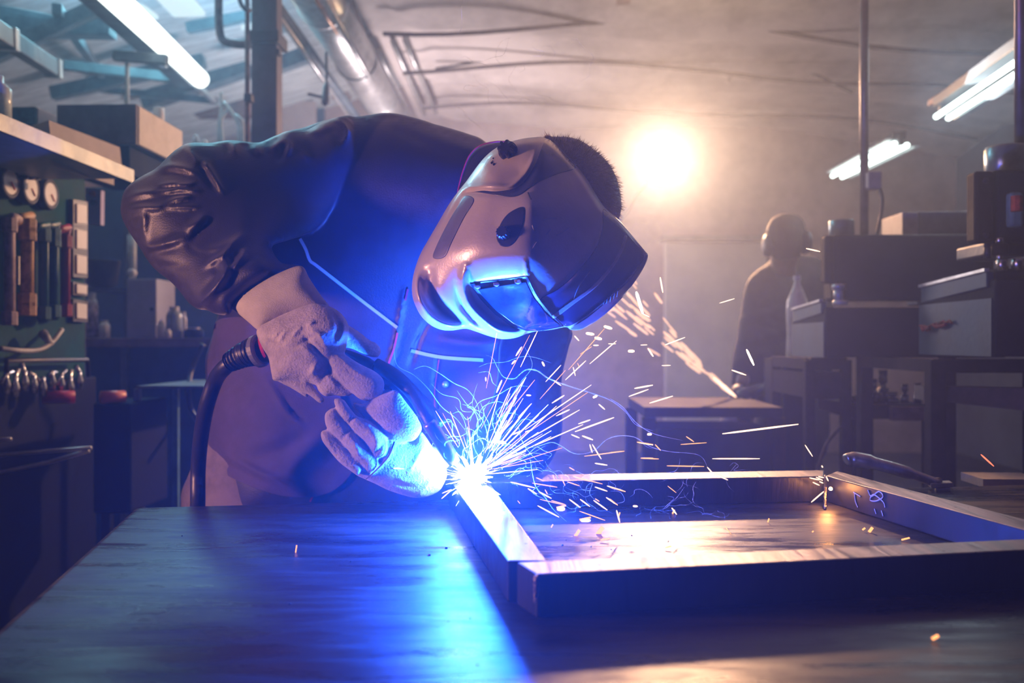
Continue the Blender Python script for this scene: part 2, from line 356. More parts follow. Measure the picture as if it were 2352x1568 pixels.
# flood lamp
t = thing('flood_lamp', 'glaring warm flood lamp behind the welder in the haze', 'lamp', LAMP)
bm = NB(); lathe(bm, LAMP, (0, -1, 0), [(-.16, .03), (-.15, .08), (-.04, .15), (0, .16), (.02, .165), (.02, .15), (0, .14)], 28); bm_obj('reflector', bm, m_dark, t, smooth=True)
bm = NB(); lathe(bm, LAMP+Vector((0, -.015, 0)), (0, -1, 0), [(0, .145), (.012, .12), (.018, .0)], 28); bm_obj('lens', bm, glow('flood lamp lens', (1, .80, .52), 60), t, smooth=True)
bm = NB(); tube(bm, [(LAMP.x, 6.12, LAMP.z), (LAMP.x+.08, 9.2, LAMP.z)], .016); bm_obj('wall_arm', bm, m_dark, t)
# fluorescent fittings on the right
m_tube = glow('fluorescent tube', (.80, 1.0, .96), 5.5); m_hous = mk('lamp housing white', (.62, .68, .70), .4)
def batten(lab, a1, a2, d1, d2, off, w, spread, housing_px, refl=1):
    a = P(*a1, d1); b = P(*a2, d2); t = thing('fluorescent_lamp', lab, 'lamp', a, 'fluorescent lamps on the right')
    s = Vector((spread, 0, -spread*.12))
    for k in range(2):
        bm = NB(); tube(bm, [a+s*k, b+s*k], w, 12); bm_obj('light_tube', bm, m_tube, t, smooth=True)
    bm = NB(); bar(bm, a+s*.5+Vector((0, .02, off)), b+s*.5+Vector((0, .02, off)), abs(spread)*1.1, .05); bm_obj('housing', bm, m_dark, t, bevel=.004)
    bm = NB(); bar(bm, a+s*2.05+Vector((0, .04, off*.15)), b+s*2.05+Vector((0, .04, off*.15)), .035, .012); bm_obj('reflector', bm, m_hous, t)
    if refl == 2:
        bm = NB(); bar(bm, a+Vector((-.02, .04, off*.55)), b+Vector((-.02, .04, off*.55)), .035, .012); bm_obj('reflector', bm, m_hous, t)
    for e in (a, b):
        bm = NB(); bar(bm, e+s*.5+Vector((0, 0, off)), e+s*.5+Vector((0, 0, -.005)), .03, .02); bm_obj('lamp_socket', bm, m_dark, t)
batten('fluorescent lamp with twin tubes cut by right frame edge', (2150, 268), (2420, 84), 4.4, 3.2, .085, .013, .062, 0)
batten('smaller twin tube fluorescent lamp behind right pole', (1912, 404), (2055, 330), 6.6, 5.2, .06, .015, .075, 0, 2)
bm = NB(); bar(bm, P(2142, 238, 4.5), P(2420, 60, 3.3), .05, .03); tag(bm_obj('lamp_rail', bm, m_rust), 'brown suspension rail above the larger fluorescent lamp', 'rail')
# tube lamps on the left
t = thing('tube_lamp', 'long bright tube lamp slanting across upper left roof', 'lamp', P(350, 90, 4.6))
A, B = P(190, -75, 3.35), P(462, 184, 5.4)
bm = NB(); D = (B-A).normalized(); tube(bm, [A, B-D*.03, B-D*.01, B], [.055, .055, .046, .02], 20)
bm_obj('diffuser', bm, glow('tube lamp diffuser', (.93, 1, .95), 2.8, True), t, smooth=True)
bm = NB(); bar(bm, A+Vector((-.085, 0, -.0)), B+Vector((-.10, 0, -.02)), .10, .05); bm_obj('housing', bm, m_steel_blue, t, bevel=.005)
bm = NB(); c = P(374, 115, 4.62); bar(bm, c+Vector((0, 0, .07)), c+Vector((0, 0, -.09)), .03, .05); bm_obj('bracket', bm, m_hous, t)
bm = NB(); bar(bm, P(448, 192, 5.4), P(492, 232, 6.2), .03, .03); bm_obj('end_arm', bm, m_galv, t)
t = thing('unlit_tube_lamp', 'unlit lamp housing slanting along the left wall', 'lamp', P(60, 110, 3.6))
A, B = P(-60, 38, 3.1), P(126, 160, 4.2)
bm = NB(); bar(bm, A, B, .06, .075); bm_obj('housing', bm, m_steel_blue, t, bevel=.006)
for k in (.35, .97):
    bm = NB(); c = A.lerp(B, k); bar(bm, c-(B-A)*.025, c+(B-A)*.025, .075, .09); bm_obj('end_cap', bm, m_hous, t, bevel=.004)
bm = NB(); tube(bm, [P(292, 128, 4.42), P(292, 242, 4.42)], .011, 10); tag(bm_obj('hanger_rod', bm, m_hous, smooth=True), 'white vertical rod hanging above cardboard box', 'rod')
# ------------------------------------------------------------------ left side: shelf, control cabinet, bench
m_green = mk('cabinet green paint', (.010, .085, .07), .75, spec=.15, var=.25, scale=5)
m_navy = mk('dark cabinet lower', (.006, .012, .024), .8, spec=.15, var=.3)
m_white = mk('white paint', (.75, .73, .74), .5, var=.08); m_card = mk('cardboard', (.50, .44, .40), .85, var=.15, scale=4); m_cardd = mk('cardboard shaded side', (.22, .20, .21), .85, var=.25, scale=5)
PX = -1.70
def wallp(px, py, off=0):                                              # a point seen at a pixel on the plane standing off from the cabinet's front
    k = (px-CX)/F-.0304; d = (PX+off)/k; return P(px, py, d)
t = thing('control_cabinet', 'green steel control cabinet with gauges and coloured pipes', 'cabinet', (PX, 3.0, 0))
bm = NB(); a = wallp(-40, 0); b_ = wallp(202, 0)
box(bm, a.x-.5, a.y, 1.02, 1.765, .5, b_.y-a.y); bm_obj('cabinet_body', bm, m_green, t, bevel=.008)
bm = NB(); box(bm, a.x-.5, a.y, 0, 1.02, .49, b_.y-a.y+.1); bm_obj('cabinet_base', bm, m_navy, t, bevel=.008)
IN = Vector((1, .03, 0)); m_gb = mk('gauge bezel black', (.01, .01, .012), .6)
for x, y in ((26, 418), (73, 433), (118, 446)):
    c = wallp(x, y, .034)-IN*.034; bm = NB(); lathe(bm, c, IN, [(0, .054), (.03, .054), (.034, .050), (.034, .040), (.02, .039)], 28); g = bm_obj('gauge', bm, m_gb, t, smooth=True)
    bm = NB(); lathe(bm, c, IN, [(.020, .039), (.0335, .039)], 28); bm_obj('dial', bm, m_white, g)
    bm = NB(); bar(bm, c+IN*.0345, c+IN*.0345+Vector((0, .02, -.022)), .005, .002); bm_obj('needle', bm, mk('red needle', (.7, .05, .03), .5), g)
for i, (y0, y1) in enumerate(((468, 512), (527, 570), (585, 627), (652, 673), (695, 730))):
    q = [wallp(162, y0), wallp(185, y0+4), wallp(185, y1+2), wallp(162, y1)]; bm = NB()
    e = .016; c = sum(q, Vector())/4
    quad_prism(bm, [c+(v-c)*1.45 for v in q]+[c+(v-c)*1.45+IN*.018 for v in q]); g = bm_obj('meter', bm, m_dark, t)
    bm = NB(); quad_prism(bm, [v+IN*.014 for v in q]+[v+IN*.024 for v in q]); bm_obj('meter_face', bm, m_white, g)
def vpipe(px, y0, y1, r, m, nm='pipe', fit=(), top=None):
    r *= .74; a = wallp(px, y0, .045); b = wallp(px, y1, .045); bm = NB(); pts = [b, a]
    if top is not None: pts += [a+Vector((0, .02, .02)), wallp(top, y0-8, .04), wallp(top, y0+4, .0)]
    tube(bm, pts, r, 14); p = bm_obj(nm, bm, m, t, smooth=True)
    for f in fit:
        bm = NB(); c = a.lerp(b, f); lathe(bm, c, (0, 0, -1), [(-.022, r*1.25), (-.02, r*1.45), (.02, r*1.45), (.022, r*1.25)], 8); bm_obj('pipe_fitting', bm, m, p)
m_pk = mk('pipe pinkish white', (.55, .42, .42), .5, var=.3, scale=30); m_or = mk('pipe ochre', (.55, .32, .12), .5, var=.35, scale=30); m_tl = mk('pipe dark teal', (.02, .12, .12), .4); m_rd = mk('pipe dark red', (.32, .03, .05), .45)
vpipe(22, 512, 738, .022, m_pk, fit=(.02, .97), top=40)
vpipe(62, 512, 720, .027, m_or, fit=(.03, .12, .85, .95), top=36)
vpipe(100, 530, 740, .022, m_tl, fit=(.05, .9), top=80); vpipe(122, 528, 735, .024, m_tl, fit=(.05, .12, .9), top=104); vpipe(150, 536, 728, .022, m_rd, fit=(.1, .92), top=130)
bm = NB(); q = [wallp(36, 588), wallp(46, 589), wallp(46, 655), wallp(36, 654)]; quad_prism(bm, q+[v+IN*.01 for v in q]); bm_obj('paper_label', bm, m_white, t)
bm = NB(); tube(bm, spline([wallp(0, 800, .05), wallp(45, 805, .07), wallp(90, 803, .06), wallp(120, 785, .06), wallp(142, 757, .05)], 6), .008, 8)
tube(bm, [wallp(118, 790, .06), wallp(98, 765, .06)], [.009, .016], 8); bm_obj('hose', bm, mk('pale hose', (.5, .5, .5), .5), t, smooth=True)
bm = NB(); tube(bm, [wallp(15, 880, .05), wallp(15, 828, .05), wallp(200, 826, .05), wallp(203, 865, .05)], .008, 8); bm_obj('conduit', bm, m_dark, t, smooth=True)
m_chr = mk('chromed valve', (.6, .6, .62), .25, 1.0)
for k in range(9):
    x = 14+k*21; y = 868+8*math.sin(k*2.1); c = wallp(x, y, .05); bm = NB()
    lathe(bm, c+Vector((0, 0, -.05)), (0, 0, 1), [(0, .012), (.03, .014), (.05, .008), (.065, .008)], 10)
    a = k*1.1; h = Vector((.0, math.cos(a)*.03, math.sin(a)*.02+.02)); tube(bm, [c+Vector((0, 0, .005))-h, c+Vector((0, 0, .01)), c+h], [.008, .006, .009], 8)
    bm_obj('valve', bm, m_chr, t, smooth=True)
for x0, x1, m_, lab in ((97, 172, mk('red hose end', (.5, .03, .08), .4), 'dark red hose connector'), (232, 286, mk('orange hose end', (.75, .16, .10), .4), 'orange hose connector')):
    bm = NB(); tube(bm, [P(x0, 912, 2.9), P(x1, 911, 2.95)], .022, 14); g = bm_obj('hose_connector', bm, m_, smooth=True)
    tag(g, ('dark red hose connector lying below the chromed valves' if x0 < 200 else 'orange hose connector on trolley right of red one'), 'hose connector')
bm = NB(); q = [P(196, 432, 3.43), P(232, 436, 3.43), P(231, 516, 3.43), P(196, 512, 3.43)]; quad_prism(bm, q+[v+Vector((0, .03, 0)) for v in q])
t2 = tag(bm_obj('switch_box', bm, mk('lilac panel', (.42, .34, .58), .6, var=.1)), 'small lilac switch box beside green control cabinet', 'switch box')
for x, y, m_ in ((214, 445, mk('red knob', (.6, .1, .08), .4)), (216, 465, m_dark)):
    bm = NB(); lathe(bm, P(x, y, 3.43), (0, -1, 0), [(0, .012), (.015, .011), (.016, .0)], 12); bm_obj('knob', bm, m_, t2)
# shelf over the cabinet
t = thing('wall_shelf', 'long pale edged shelf above green control cabinet', 'shelf', (-1.55, 3.0, 1.8))
def shx(px, z): k = (px-CX)/F-.0304; d = -1.36/k; return Vector(((px-CX)/F*d, d, z))
a, b_ = shx(-80, 0), shx(300, 0); zs = CAMZ+(784-272)/F*shx(0, 0).y
bm = NB(); box(bm, a.x-.75, a.y, zs-.025, zs, .75, b_.y-a.y); bm_obj('shelf_board', bm, mk('shelf board', (.25, .30, .32), .5), t)
bm = NB(); box(bm, a.x, a.y, zs-.035, zs+.008, .012, b_.y-a.y); bm_obj('shelf_edge', bm, mk('shelf edge pale metal', (.15, .21, .25), .45, .1), t)
for k in (0.3, .95):
    c = a.lerp(b_, k); bm = NB(); bar(bm, (c.x-.3, c.y, zs-.03), (c.x-.3, c.y, 1.765), .03); bm_obj('shelf_bracket', bm, m_dark, t)
bm = NB(); q = [P(116, 360, 2.55), P(262, 410, 3.0), P(262, 425, 3.0), P(116, 378, 2.55)]; quad_prism(bm, q+[v+Vector((-.01, .02, 0)) for v in q])
tag(bm_obj('cardboard_strip', bm, m_card), 'cardboard strip sticking out below the shelf edge', 'cardboard')
t = thing('cardboard_box', 'long closed cardboard box with lit end painted paler on shelf', 'box', P(310, 335, 3.3))
bm = NB(); p0 = P(130, 332, 3.3); p1 = P(315, 240, 3.3); box(bm, p0.x, 3.3, p0.z, p1.z, p1.x-p0.x, .42); bm_obj('box_body', bm, m_cardd, t, bevel=.003)  # long side in a darker card, its shade put into the colour
bm = NB(); box(bm, p1.x, 3.31, p0.z+.004, p1.z-.004, .004, .40); bm_obj('box_end', bm, mk('cardboard lit end', (.66, .62, .58), .7, var=.12, scale=12), t)  # end in a paler card, the light on it put into the colour
bm = NB(); box(bm, p1.x+.004, 3.38, p0.z+.03, p1.z-.06, .002, .10); bm_obj('printed_label', bm, mk('label ink', (.25, .2, .18), .7), t)
bm = NB()
q = [P(112, 276, 2.7), P(275, 338, 3.15), P(282, 402, 3.15), P(120, 352, 2.7)]; quad_prism(bm, q+[v+Vector((-.008, .008, 0)) for v in q])
q = [P(112, 276, 2.7), P(60, 292, 2.95), P(66, 318, 2.95), P(118, 352, 2.7)]; quad_prism(bm, q+[v+Vector((-.008, .008, 0)) for v in q])
tag(bm_obj('opened_carton', bm, m_card), 'pale opened cardboard carton leaning on the shelf edge', 'carton')
t = thing('carton', 'small teal and white carton at far left of shelf', 'carton', P(60, 280, 3.3))
bm = NB(); p0 = P(5, 286, 3.3); p1 = P(82, 246, 3.3); box(bm, p0.x, 3.3, p0.z, p1.z, p1.x-p0.x, .22); bm_obj('carton_body', bm, mk('teal card', (.08, .25, .27), .6, var=.4, scale=18), t)
bm = NB(); box(bm, p1.x, 3.31, p0.z, p1.z, .004, .2); bm_obj('carton_end', bm, m_white, t)
bm = NB(); box(bm, p1.x+.004, 3.38, p0.z+.02, p1.z-.02, .002, .05); bm_obj('printed_label', bm, mk('orange label', (.75, .25, .12), .6), t)
bm = NB(); pbox(bm, 40, 300, 150, 398, 3.18, .1); tag(bm_obj('dark_crate', bm, m_navy), 'dark crate between teal carton and opened carton', 'crate')
bm = NB(); pbox(bm, 155, 334, 300, 400, 3.32, .36); tag(bm_obj('low_crate', bm, m_navy), 'dark crate carrying the long cardboard box', 'crate')
bm = NB(); pbox(bm, -20, 286, 90, 390, 3.3, .2); tag(bm_obj('riser_block', bm, m_navy), 'dark block carrying the teal and white carton', 'crate')
bm = NB(); pbox(bm, 284, 415, 380, 421, 3.85, .72); tag(bm_obj('rack_board', bm, m_steel_blue), 'steel rack board carrying the fan and canister', 'rack')
bm = NB(); lathe(bm, P(-6, 270, 2.7), (0, 0, 1), [(0, .04), (.09, .04), (.11, .018), (.13, .018)], 16); tag(bm_obj('glass_bottle', bm, mk('bottle pale', (.6, .7, .7), .2), smooth=True), 'pale bottle standing at the left end of shelf', 'bottle')
# things seen under and beyond the shelf
t = thing('fan_heater', 'pale grey fan with round dark grille behind elbow', 'fan', P(320, 410, 3.9))
bm = NB(); pbox(bm, 292, 336, 352, 415, 3.9, .15); bm_obj('housing', bm, mk('fan housing', (.42, .50, .56), .5), t, bevel=.02)
bm = NB(); lathe(bm, P(322, 388, 3.9), (0, -1, 0), [(0, .06), (.012, .058), (.014, .05), (.004, .045)], 24); bm_obj('grille', bm, m_dark, t, smooth=True)
t = thing('spray_canister', 'white canister on a thin stem above welder elbow', 'canister', P(364, 300, 4.1))
bm = NB(); lathe(bm, P(365, 289, 4.1), (0, 0, 1), [(0, .02), (.005, .024), (.085, .024), (.09, .01)], 16); bm_obj('can', bm, m_white, t, smooth=True)
bm = NB(); tube(bm, [P(365, 415, 4.1), P(365, 289, 4.1)], .010, 8); bm_obj('stem', bm, m_hous, t)
for i, pts in enumerate(([(508, 212), (508, 250), (503, 290), (502, 330)], [(512, 235), (535, 262), (548, 290), (548, 330)], [(525, 250), (508, 275), (512, 330)], [(540, 265), (556, 280), (558, 330)])):
    bm = NB(); tube(bm, spline([P(x, y, 4.7) for x, y in pts], 5), .010, 8)
    tag(bm_obj('hanging_cable', bm, m_hous, smooth=True), ['straight pale cable hanging left of steel column', 'curved pale cable bowing beside column pipe', 'pale cable crossing the straight one near column', 'shortest pale cable just left of column pipe'][i], 'cable', 'pale cables hanging by the column')
for i, (x, y, h) in enumerate(((450, 315, 26), (470, 322, 14), (385, 330, 30), (410, 328, 20))):
    c = P(x, 335, 4.6); bm = NB(); hh = h/F*4.6; lathe(bm, c, (0, 0, 1), [(0, .018), (hh*.7, .018), (hh*.85, .010), (hh, .010)], 12)
    tag(bm_obj('small_bottle', bm, m_white, smooth=True), ['small white bottle under brown lintel', 'tiny squat bottle right of small white bottle', 'tallest small bottle nearest the canister', 'small bottle between canister and lintel'][i], 'bottle', 'small bottles on upper rack')
bm = NB(); pbox(bm, 288, 334, 575, 342, 4.55, .25); tag(bm_obj('upper_rack', bm, m_steel_blue), 'narrow steel rack carrying small bottles left of column', 'rack')
bm = NB(); pbox(bm, 284, 250, 296, 1284, 4.5, .08); tag(bm_obj('rack_post', bm, m_steel_blue), 'blue steel rack post left of welder elbow', 'post')
# bench beyond the cabinet
m_blue = mk('bench blue paint', (.02, .09, .16), .7, spec=.2, var=.2)
t = thing('storage_bench', 'blue steel workbench behind the welder on the left', 'workbench', P(340, 900, 4.1))
bm = NB(); pbox(bm, 195, 776, 560, 797, 4.0, .8); bm_obj('worktop', bm, mk('worktop brown', (.28, .2, .2), .6), t, bevel=.004)
bm = NB(); pbox(bm, 200, 797, 560, 1400, 4.08, .7); bm_obj('bench_front', bm, m_blue, t)
bm = NB(); pbox(bm, 276, 797, 290, 1350, 4.05, .04); bm_obj('bench_post', bm, m_steel_blue, t)
bm = NB(); pbox(bm, 196, 430, 560, 1246, 4.9, .05); tag(bm_obj('back_panel', bm, mk('blue back panel', (.10, .17, .25), .7, var=.15, scale=3)), 'blue grey sheet panel standing behind the workbench', 'panel')
t = tag(None or thing('wall_cabinet_door', 'pale grey flat box standing on the workbench', 'box', P(325, 776, 4.2)))
bm = NB(); pbox(bm, 290, 640, 360, 776, 4.2, .22); bm_obj('box_body', bm, mk('pale lilac metal', (.42, .42, .52), .5, var=.08), t, bevel=.006)
bm = NB(); lathe(bm, P(350, 710, 4.2), (0, -1, 0), [(0, .008), (.01, .008)], 10); bm_obj('lock', bm, m_dark, t)
t = thing('drain_pipe', 'white vertical pipe with round end above pale box', 'pipe', P(304, 630, 4.3))
bm = NB(); tube(bm, [P(303, 540, 4.3), P(303, 625, 4.3)], .022, 12); bm_obj('pipe_run', bm, m_hous, t, smooth=True)
bm = NB(); lathe(bm, P(303, 636, 4.25), (0, 0, 1), [(0, .01), (.006, .02), (.02, .026), (.034, .02), (.04, .01)], 14); bm_obj('pipe_knob', bm, m_white, t, smooth=True)
def jar(x, yb, yt, w, d, m_, lab, cap=None, nm='paint_can', cat='can'):
    r = w/2/F*d; h = (yb-yt)/F*d; t = thing(nm, lab, cat, P(x, yb, d), 'containers on the workbench')
    bm = NB(); lathe(bm, P(x, yb, d), (0, 0, 1), [(0, r), (h*.7, r), (h*.85, r*.75)], 18); bm_obj('container', bm, m_, t, smooth=True)
    bm = NB(); lathe(bm, P(x, yb, d)+Vector((0, 0, h*.85)), (0, 0, 1), [(0, r*.6), (h*.15, r*.6)], 16); bm_obj('cap', bm, cap or m_white, t)
m_rw = mk('red white label', (.7, .55, .55), .5, var=.6, scale=25)
jar(212, 776, 672, 26, 4.1, m_rw, 'tall red and white can left of pale box'); jar(240, 776, 735, 26, 4.1, m_white, 'squat white jar beside red and white can')
jar(400, 776, 704, 36, 4.2, mk('glass jar', (.35, .42, .5), .2), 'largest jar with white lid right of pale box', nm='glass_jar', cat='jar'); jar(422, 776, 716, 14, 4.3, m_white, 'thin white bottle right of largest jar', nm='thin_bottle', cat='bottle')
jar(370, 776, 738, 18, 4.15, m_white, 'small white pot touching the pale box', nm='white_pot', cat='pot'); jar(445, 776, 752, 44, 4.2, m_navy, 'dark low tin beside thin white bottle', nm='dark_tin', cat='tin'); jar(385, 776, 755, 16, 4.08, m_white, 'tiny white pot in front of largest jar', nm='white_pot', cat='pot')
bm = NB(); lathe(bm, P(235, 662, 4.3), (0, 0, 1), [(0, .05), (.02, .07), (.13, .085), (.14, .085)], 20); tag(bm_obj('black_bucket', bm, m_dark, smooth=True), 'dark round bucket above the red and white can', 'bucket')
bm = NB(); pbox(bm, 196, 662, 284, 668, 4.2, .3); tag(bm_obj('bucket_shelf', bm, m_steel_blue), 'thin steel shelf holding the dark bucket', 'shelf')
t = thing('side_table', 'small blue steel stand between cabinet and welder', 'table', P(390, 1100, 3.0))
bm = NB(); pbox(bm, 312, 886, 470, 892, 3.0, .5); bm_obj('table_top', bm, m_steel_blue, t)
for x, d in ((316, 3.02), (404, 3.02), (404, 3.4)):
    bm = NB(); a = P(x, 892, d); bar(bm, a, (a.x, a.y, 0), .02); bm_obj('leg', bm, mk('blue leg', (.10, .25, .33), .4), t)
t = thing('parts_trolley', 'dark low trolley with pale rails at lower left', 'trolley', P(100, 1300, 2.3))
bm = NB(); pbox(bm, 212, 925, 300, 1180, 2.9, .3); bm_obj('trolley_body', bm, m_navy, t, bevel=.01)
for q in ([(0, 1045), (210, 1028)], [(0, 1085), (110, 1062), (205, 1035)], [(-20, 1010), (26, 1008)]):
    bm = NB(); tube(bm, [P(x, y, 2.6) for x, y in q], .006, 8); bm_obj('rail', bm, m_galv, t, smooth=True)
for x in (215, 290):
    bm = NB(); a = P(x, 1180, 2.9); bar(bm, (a.x, 3.0, a.z+.05), (a.x, 3.0, 0), .03); bm_obj('leg', bm, m_dark, t)
bm = NB(); tube(bm, spline([P(466, 790, 3.4), P(440, 850, 3.4), P(433, 900, 3.3), P(440, 945, 3.3), P(470, 985, 3.2)], 5), .010, 8); tag(bm_obj('dark_hose', bm, m_dark, smooth=True), 'thin dark hose curving behind the welder hip', 'hose')

# ------------------------------------------------------------------ right side: two presses, stands, bench
m_mach = mk('machine dark enamel', (.010, .014, .024), .7, spec=.2, var=.35, scale=7); m_machb = mk('machine lit blue face', (.05, .10, .14), .5, var=.25, scale=6)
m_brn = mk('machine brown side', (.018, .013, .014), .75, spec=.2, var=.35); m_red = mk('red paint marks', (.35, .05, .04), .6, var=.5, scale=30)
def side(px0, px1, y1t, y1b, d1): return P(px1, y1t, d1), P(px1, y1b, d1)
def machine(lab, c, dn, df, topn, bot, colx, colw, coltop, colbot, pole, cyl, label_faces):
    # c: pixel x of the near left corner; side face runs back from dn to df
    a = P(c, bot, dn); z0 = a.z; z1 = P(c, topn, dn).z
    t = thing('press_machine', lab, 'machine', (a.x, a.y, 0), 'two presses on the right')
    bm = NB(); box(bm, a.x, dn, z0, z1, .62, df-dn); bm_obj('machine_head', bm, m_mach, t, bevel=.006)
    bm = NB(); box(bm, a.x-.004, dn+.012, z0, z1-.05, .004, df-dn-.02); bm_obj('lit_side', bm, m_machb, t)  # sheet over the left face; the bluish light is put into its colour
    bm = NB(); q = [Vector((a.x-.005+.0304*(df-dn), df-.02, z1-.045)), Vector((a.x-.006, dn+.03, z1-.02)), Vector((a.x-.006, dn+.03, z1+.022)), Vector((a.x-.005+.0304*(df-dn), df-.02, z1+.004))]
    quad_prism(bm, q+[v+Vector((.02, 0, 0)) for v in q]); bm_obj('lid', bm, m_machb, t, bevel=.003)
    bm = NB(); bar(bm, q[3]+Vector((0, 0, .004)), q[2]+Vector((0, 0, .004)), .014, .008); bm_obj('lid_edge', bm, m_galv, t)
    if label_faces:
        for (yy, zz, ln, hh) in ((.10, .42, .16, .014), (.29, .45, .05, .010), (.37, .47, .07, .012), (.13, .38, .05, .02)):
            bm = NB(); pts = [(a.x-.0055, dn+(df-dn)*(1-yy)-ln*(k/6), z0+(z1-z0)*zz+.004*math.sin(k*2.3+yy*9)) for k in range(7)]; tube(bm, pts, [hh*.25+.002*abs(math.sin(k*1.7)) for k in range(7)], 5)
            bm_obj('paint_mark', bm, m_red, t)
    # column
    b = P(colx, colbot, dn+.02); zc = P(colx, coltop, dn+.02).z
    bm = NB(); box(bm, b.x, dn+.02, b.z, zc, colw, .09); bm_obj('column', bm, m_mach, t, bevel=.012)
    bm = NB(); box(bm, b.x-.005, dn+.03, b.z+.01, zc-.02, .004, .07); bm_obj('column_side_plate', bm, m_brn, t)
    px_, pd = pole; p = P(px_, 0, pd); bm = NB(); tube(bm, [(p.x, pd, zc-.02), (p.x, pd, 3.22)], .016, 14); bm_obj('pole', bm, mk('pole steel', (.20, .17, .18), .4, .6), t, smooth=True)
    (cx, cyb, cyt, cw, cd) = cyl; r = cw/2/F*cd; pb = P(cx, cyb, cd); bm = NB(); lathe(bm, (pb.x, cd, zc-.01), (0, 0, 1), [(0, r), (P(cx, cyt, cd).z-zc, r), (P(cx, cyt, cd).z-zc+.006, r*.93)], 28); bm_obj('cylinder', bm, mk('cylinder steel', (.25, .33, .36), .3, .8), t, smooth=True)
    return t, a, z0, z1, b
t, a, z0, z1, b = machine('nearer grey blue press with red paint marks at right edge', 2286, 2.25, 2.70, 640, 819, 2284, .5, 388, 560, (2344, 2.45), (2312, 392, 334, 92, 2.45), True)
bm = NB(); pbox(bm, 2240, 392, 2284, 556, 2.262, .05); bm_obj('guide_block', bm, m_brn, t, bevel=.008)
for y in (415, 540):
    bm = NB(); lathe(bm, P(2262, y, 2.262), (0, -1, 0), [(0, .008), (.008, .008), (.009, .004)], 6); bm_obj('bolt', bm, m_dark, t)
bm = NB(); pbox(bm, 2262, 556, 2360, 588, 2.3, .16); bm_obj('tool_holder', bm, m_dark, t, bevel=.006)
for x, w, y0, y1, m_ in ((2296, 18, 548, 560, m_chr), (2296, 36, 562, 586, m_brn), (2296, 12, 586, 600, m_chr), (2302, 26, 598, 622, m_chr), (2338, 28, 596, 622, m_chr), (2268, 16, 570, 594, m_dark)):
    bm = NB(); r = w/2/F*2.25; lathe(bm, P(x, y1, 2.25), (0, 0, 1), [(0, r), ((y1-y0)/F*2.25, r), ((y1-y0)/F*2.25+.002, r*.9)], 16); bm_obj('chuck_collar', bm, m_, t, smooth=True)
bm = NB(); pbox(bm, 2286, 617, 2420, 640, 2.28, .3); bm_obj('table_plate', bm, m_mach, t)
bm = NB(); pbox(bm, 2322, 440, 2352, 520, 2.24, .03); bm_obj('hand_lever', bm, mk('lever teal', (.10, .22, .25), .4), t, bevel=.008)
bm = NB(); tube(bm, [P(2335, 450, 2.2), P(2335, 485, 2.2)], .014, 8); bm_obj('lever_grip', bm, m_red, t)
tb, a2, z02, z12, b2 = machine('farther press half hidden in haze behind the bottle', 1897, 3.0, 3.4, 706, 821, 1914, .56, 538, 690, (1985, 3.25), (1933, 539, 503, 56, 3.2), False)
bm = NB(); pbox(bm, 1895, 540, 1916, 650, 3.01, .05); bm_obj('guide_block', bm, m_brn, tb, bevel=.008)
for x, w, y0, y1 in ((1926, 30, 652, 664, ), (1926, 22, 664, 690), (1930, 34, 690, 700)):
    bm = NB(); r = w/2/F*3.0; lathe(bm, P(x, y1, 3.0), (0, 0, 1), [(0, r), ((y1-y0)/F*3, r)], 16); bm_obj('chuck_collar', bm, m_galv, tb, smooth=True)
bm = NB(); pbox(bm, 2108, 485, 2236, 700, 3.3, .1); tag(bm_obj('switch_cabinet', bm, mk('cabinet slate', (.10, .10, .13), .6), bevel=.006), 'dark square switch cabinet behind the farther press', 'cabinet')
bm = NB(); pbox(bm, 2073, 487, 2109, 541, 3.28, .2); tag(bm_obj('junction_box', bm, mk('junction box', (.33, .27, .28), .6), bevel=.004), 'small pale junction box beside dark switch cabinet', 'box')
t = thing('socket_box', 'pale socket box fixed to the pole below small lamp', 'socket', P(2010, 430, 3.2))
bm = NB(); pbox(bm, 1995, 392, 2026, 432, 3.2, .06); bm_obj('box_body', bm, mk('socket beige', (.42, .36, .34), .5), t, bevel=.006)
bm = NB(); tube(bm, spline([P(2020, 432, 3.22), P(2026, 455, 3.22), P(2024, 490, 3.22), P(2014, 538, 3.22)], 5), .007, 8); bm_obj('cable', bm, m_dark, t, smooth=True)
# stands (welded square tube)
m_stand = mk('stand brown steel', (.035, .024, .024), .75, .1, spec=.2, var=.35, scale=12)
def stand(lab, x0, x1, d, ytop, rails, depth=.45, w=.05, extra=()):
    t = thing('machine_stand', lab, 'stand', (P(x0, 0, d).x, d, 0), 'welded stands of the presses'); a = P(x0, ytop, d); b = P(x1, ytop, d)
    for dd in (0, depth):
        for q in (a, b):
            bm = NB(); bar(bm, (q.x, d+dd, 0), (q.x, d+dd, q.z), w); bm_obj('leg', bm, m_stand, t, bevel=.004)
    for yy, hh in rails:
        z = P(x0, yy, d).z
        bm = NB(); bar(bm, (a.x, d, z), (b.x, d, z), w*.9, hh); bm_obj('cross_rail', bm, m_stand, t, bevel=.004)
        bm = NB(); bar(bm, (a.x, d, z), (a.x, d+depth, z), w*.9, hh*.9); bm_obj('side_rail', bm, m_stand, t)
    return t
stand('nearer square tube stand under the grey blue press', 2148, 2375, 2.5, 826, ((840, .04),), .5, .045)
stand('farther square tube stand under the hazy press', 1858, 1942, 3.15, 826, ((835, .045), (884, .10)), .4, .036)
m_rail = mk('brown rail plank', (.16, .12, .11), .6, var=.3, scale=8)
bm = NB(); q = [P(2122, 886, 2.55), P(2400, 892, 2.3), P(2400, 948, 2.3), P(2122, 918, 2.55)]; quad_prism(bm, q+[v+Vector((.0, .06, 0)) for v in q]); tag(bm_obj('stand_plank', bm, m_rail), 'brown plank fixed across the nearer machine stand', 'plank')
t = thing('parts_bench', 'low brown bench holding turned metal parts behind frame', 'bench', P(2040, 1200, 3.1))
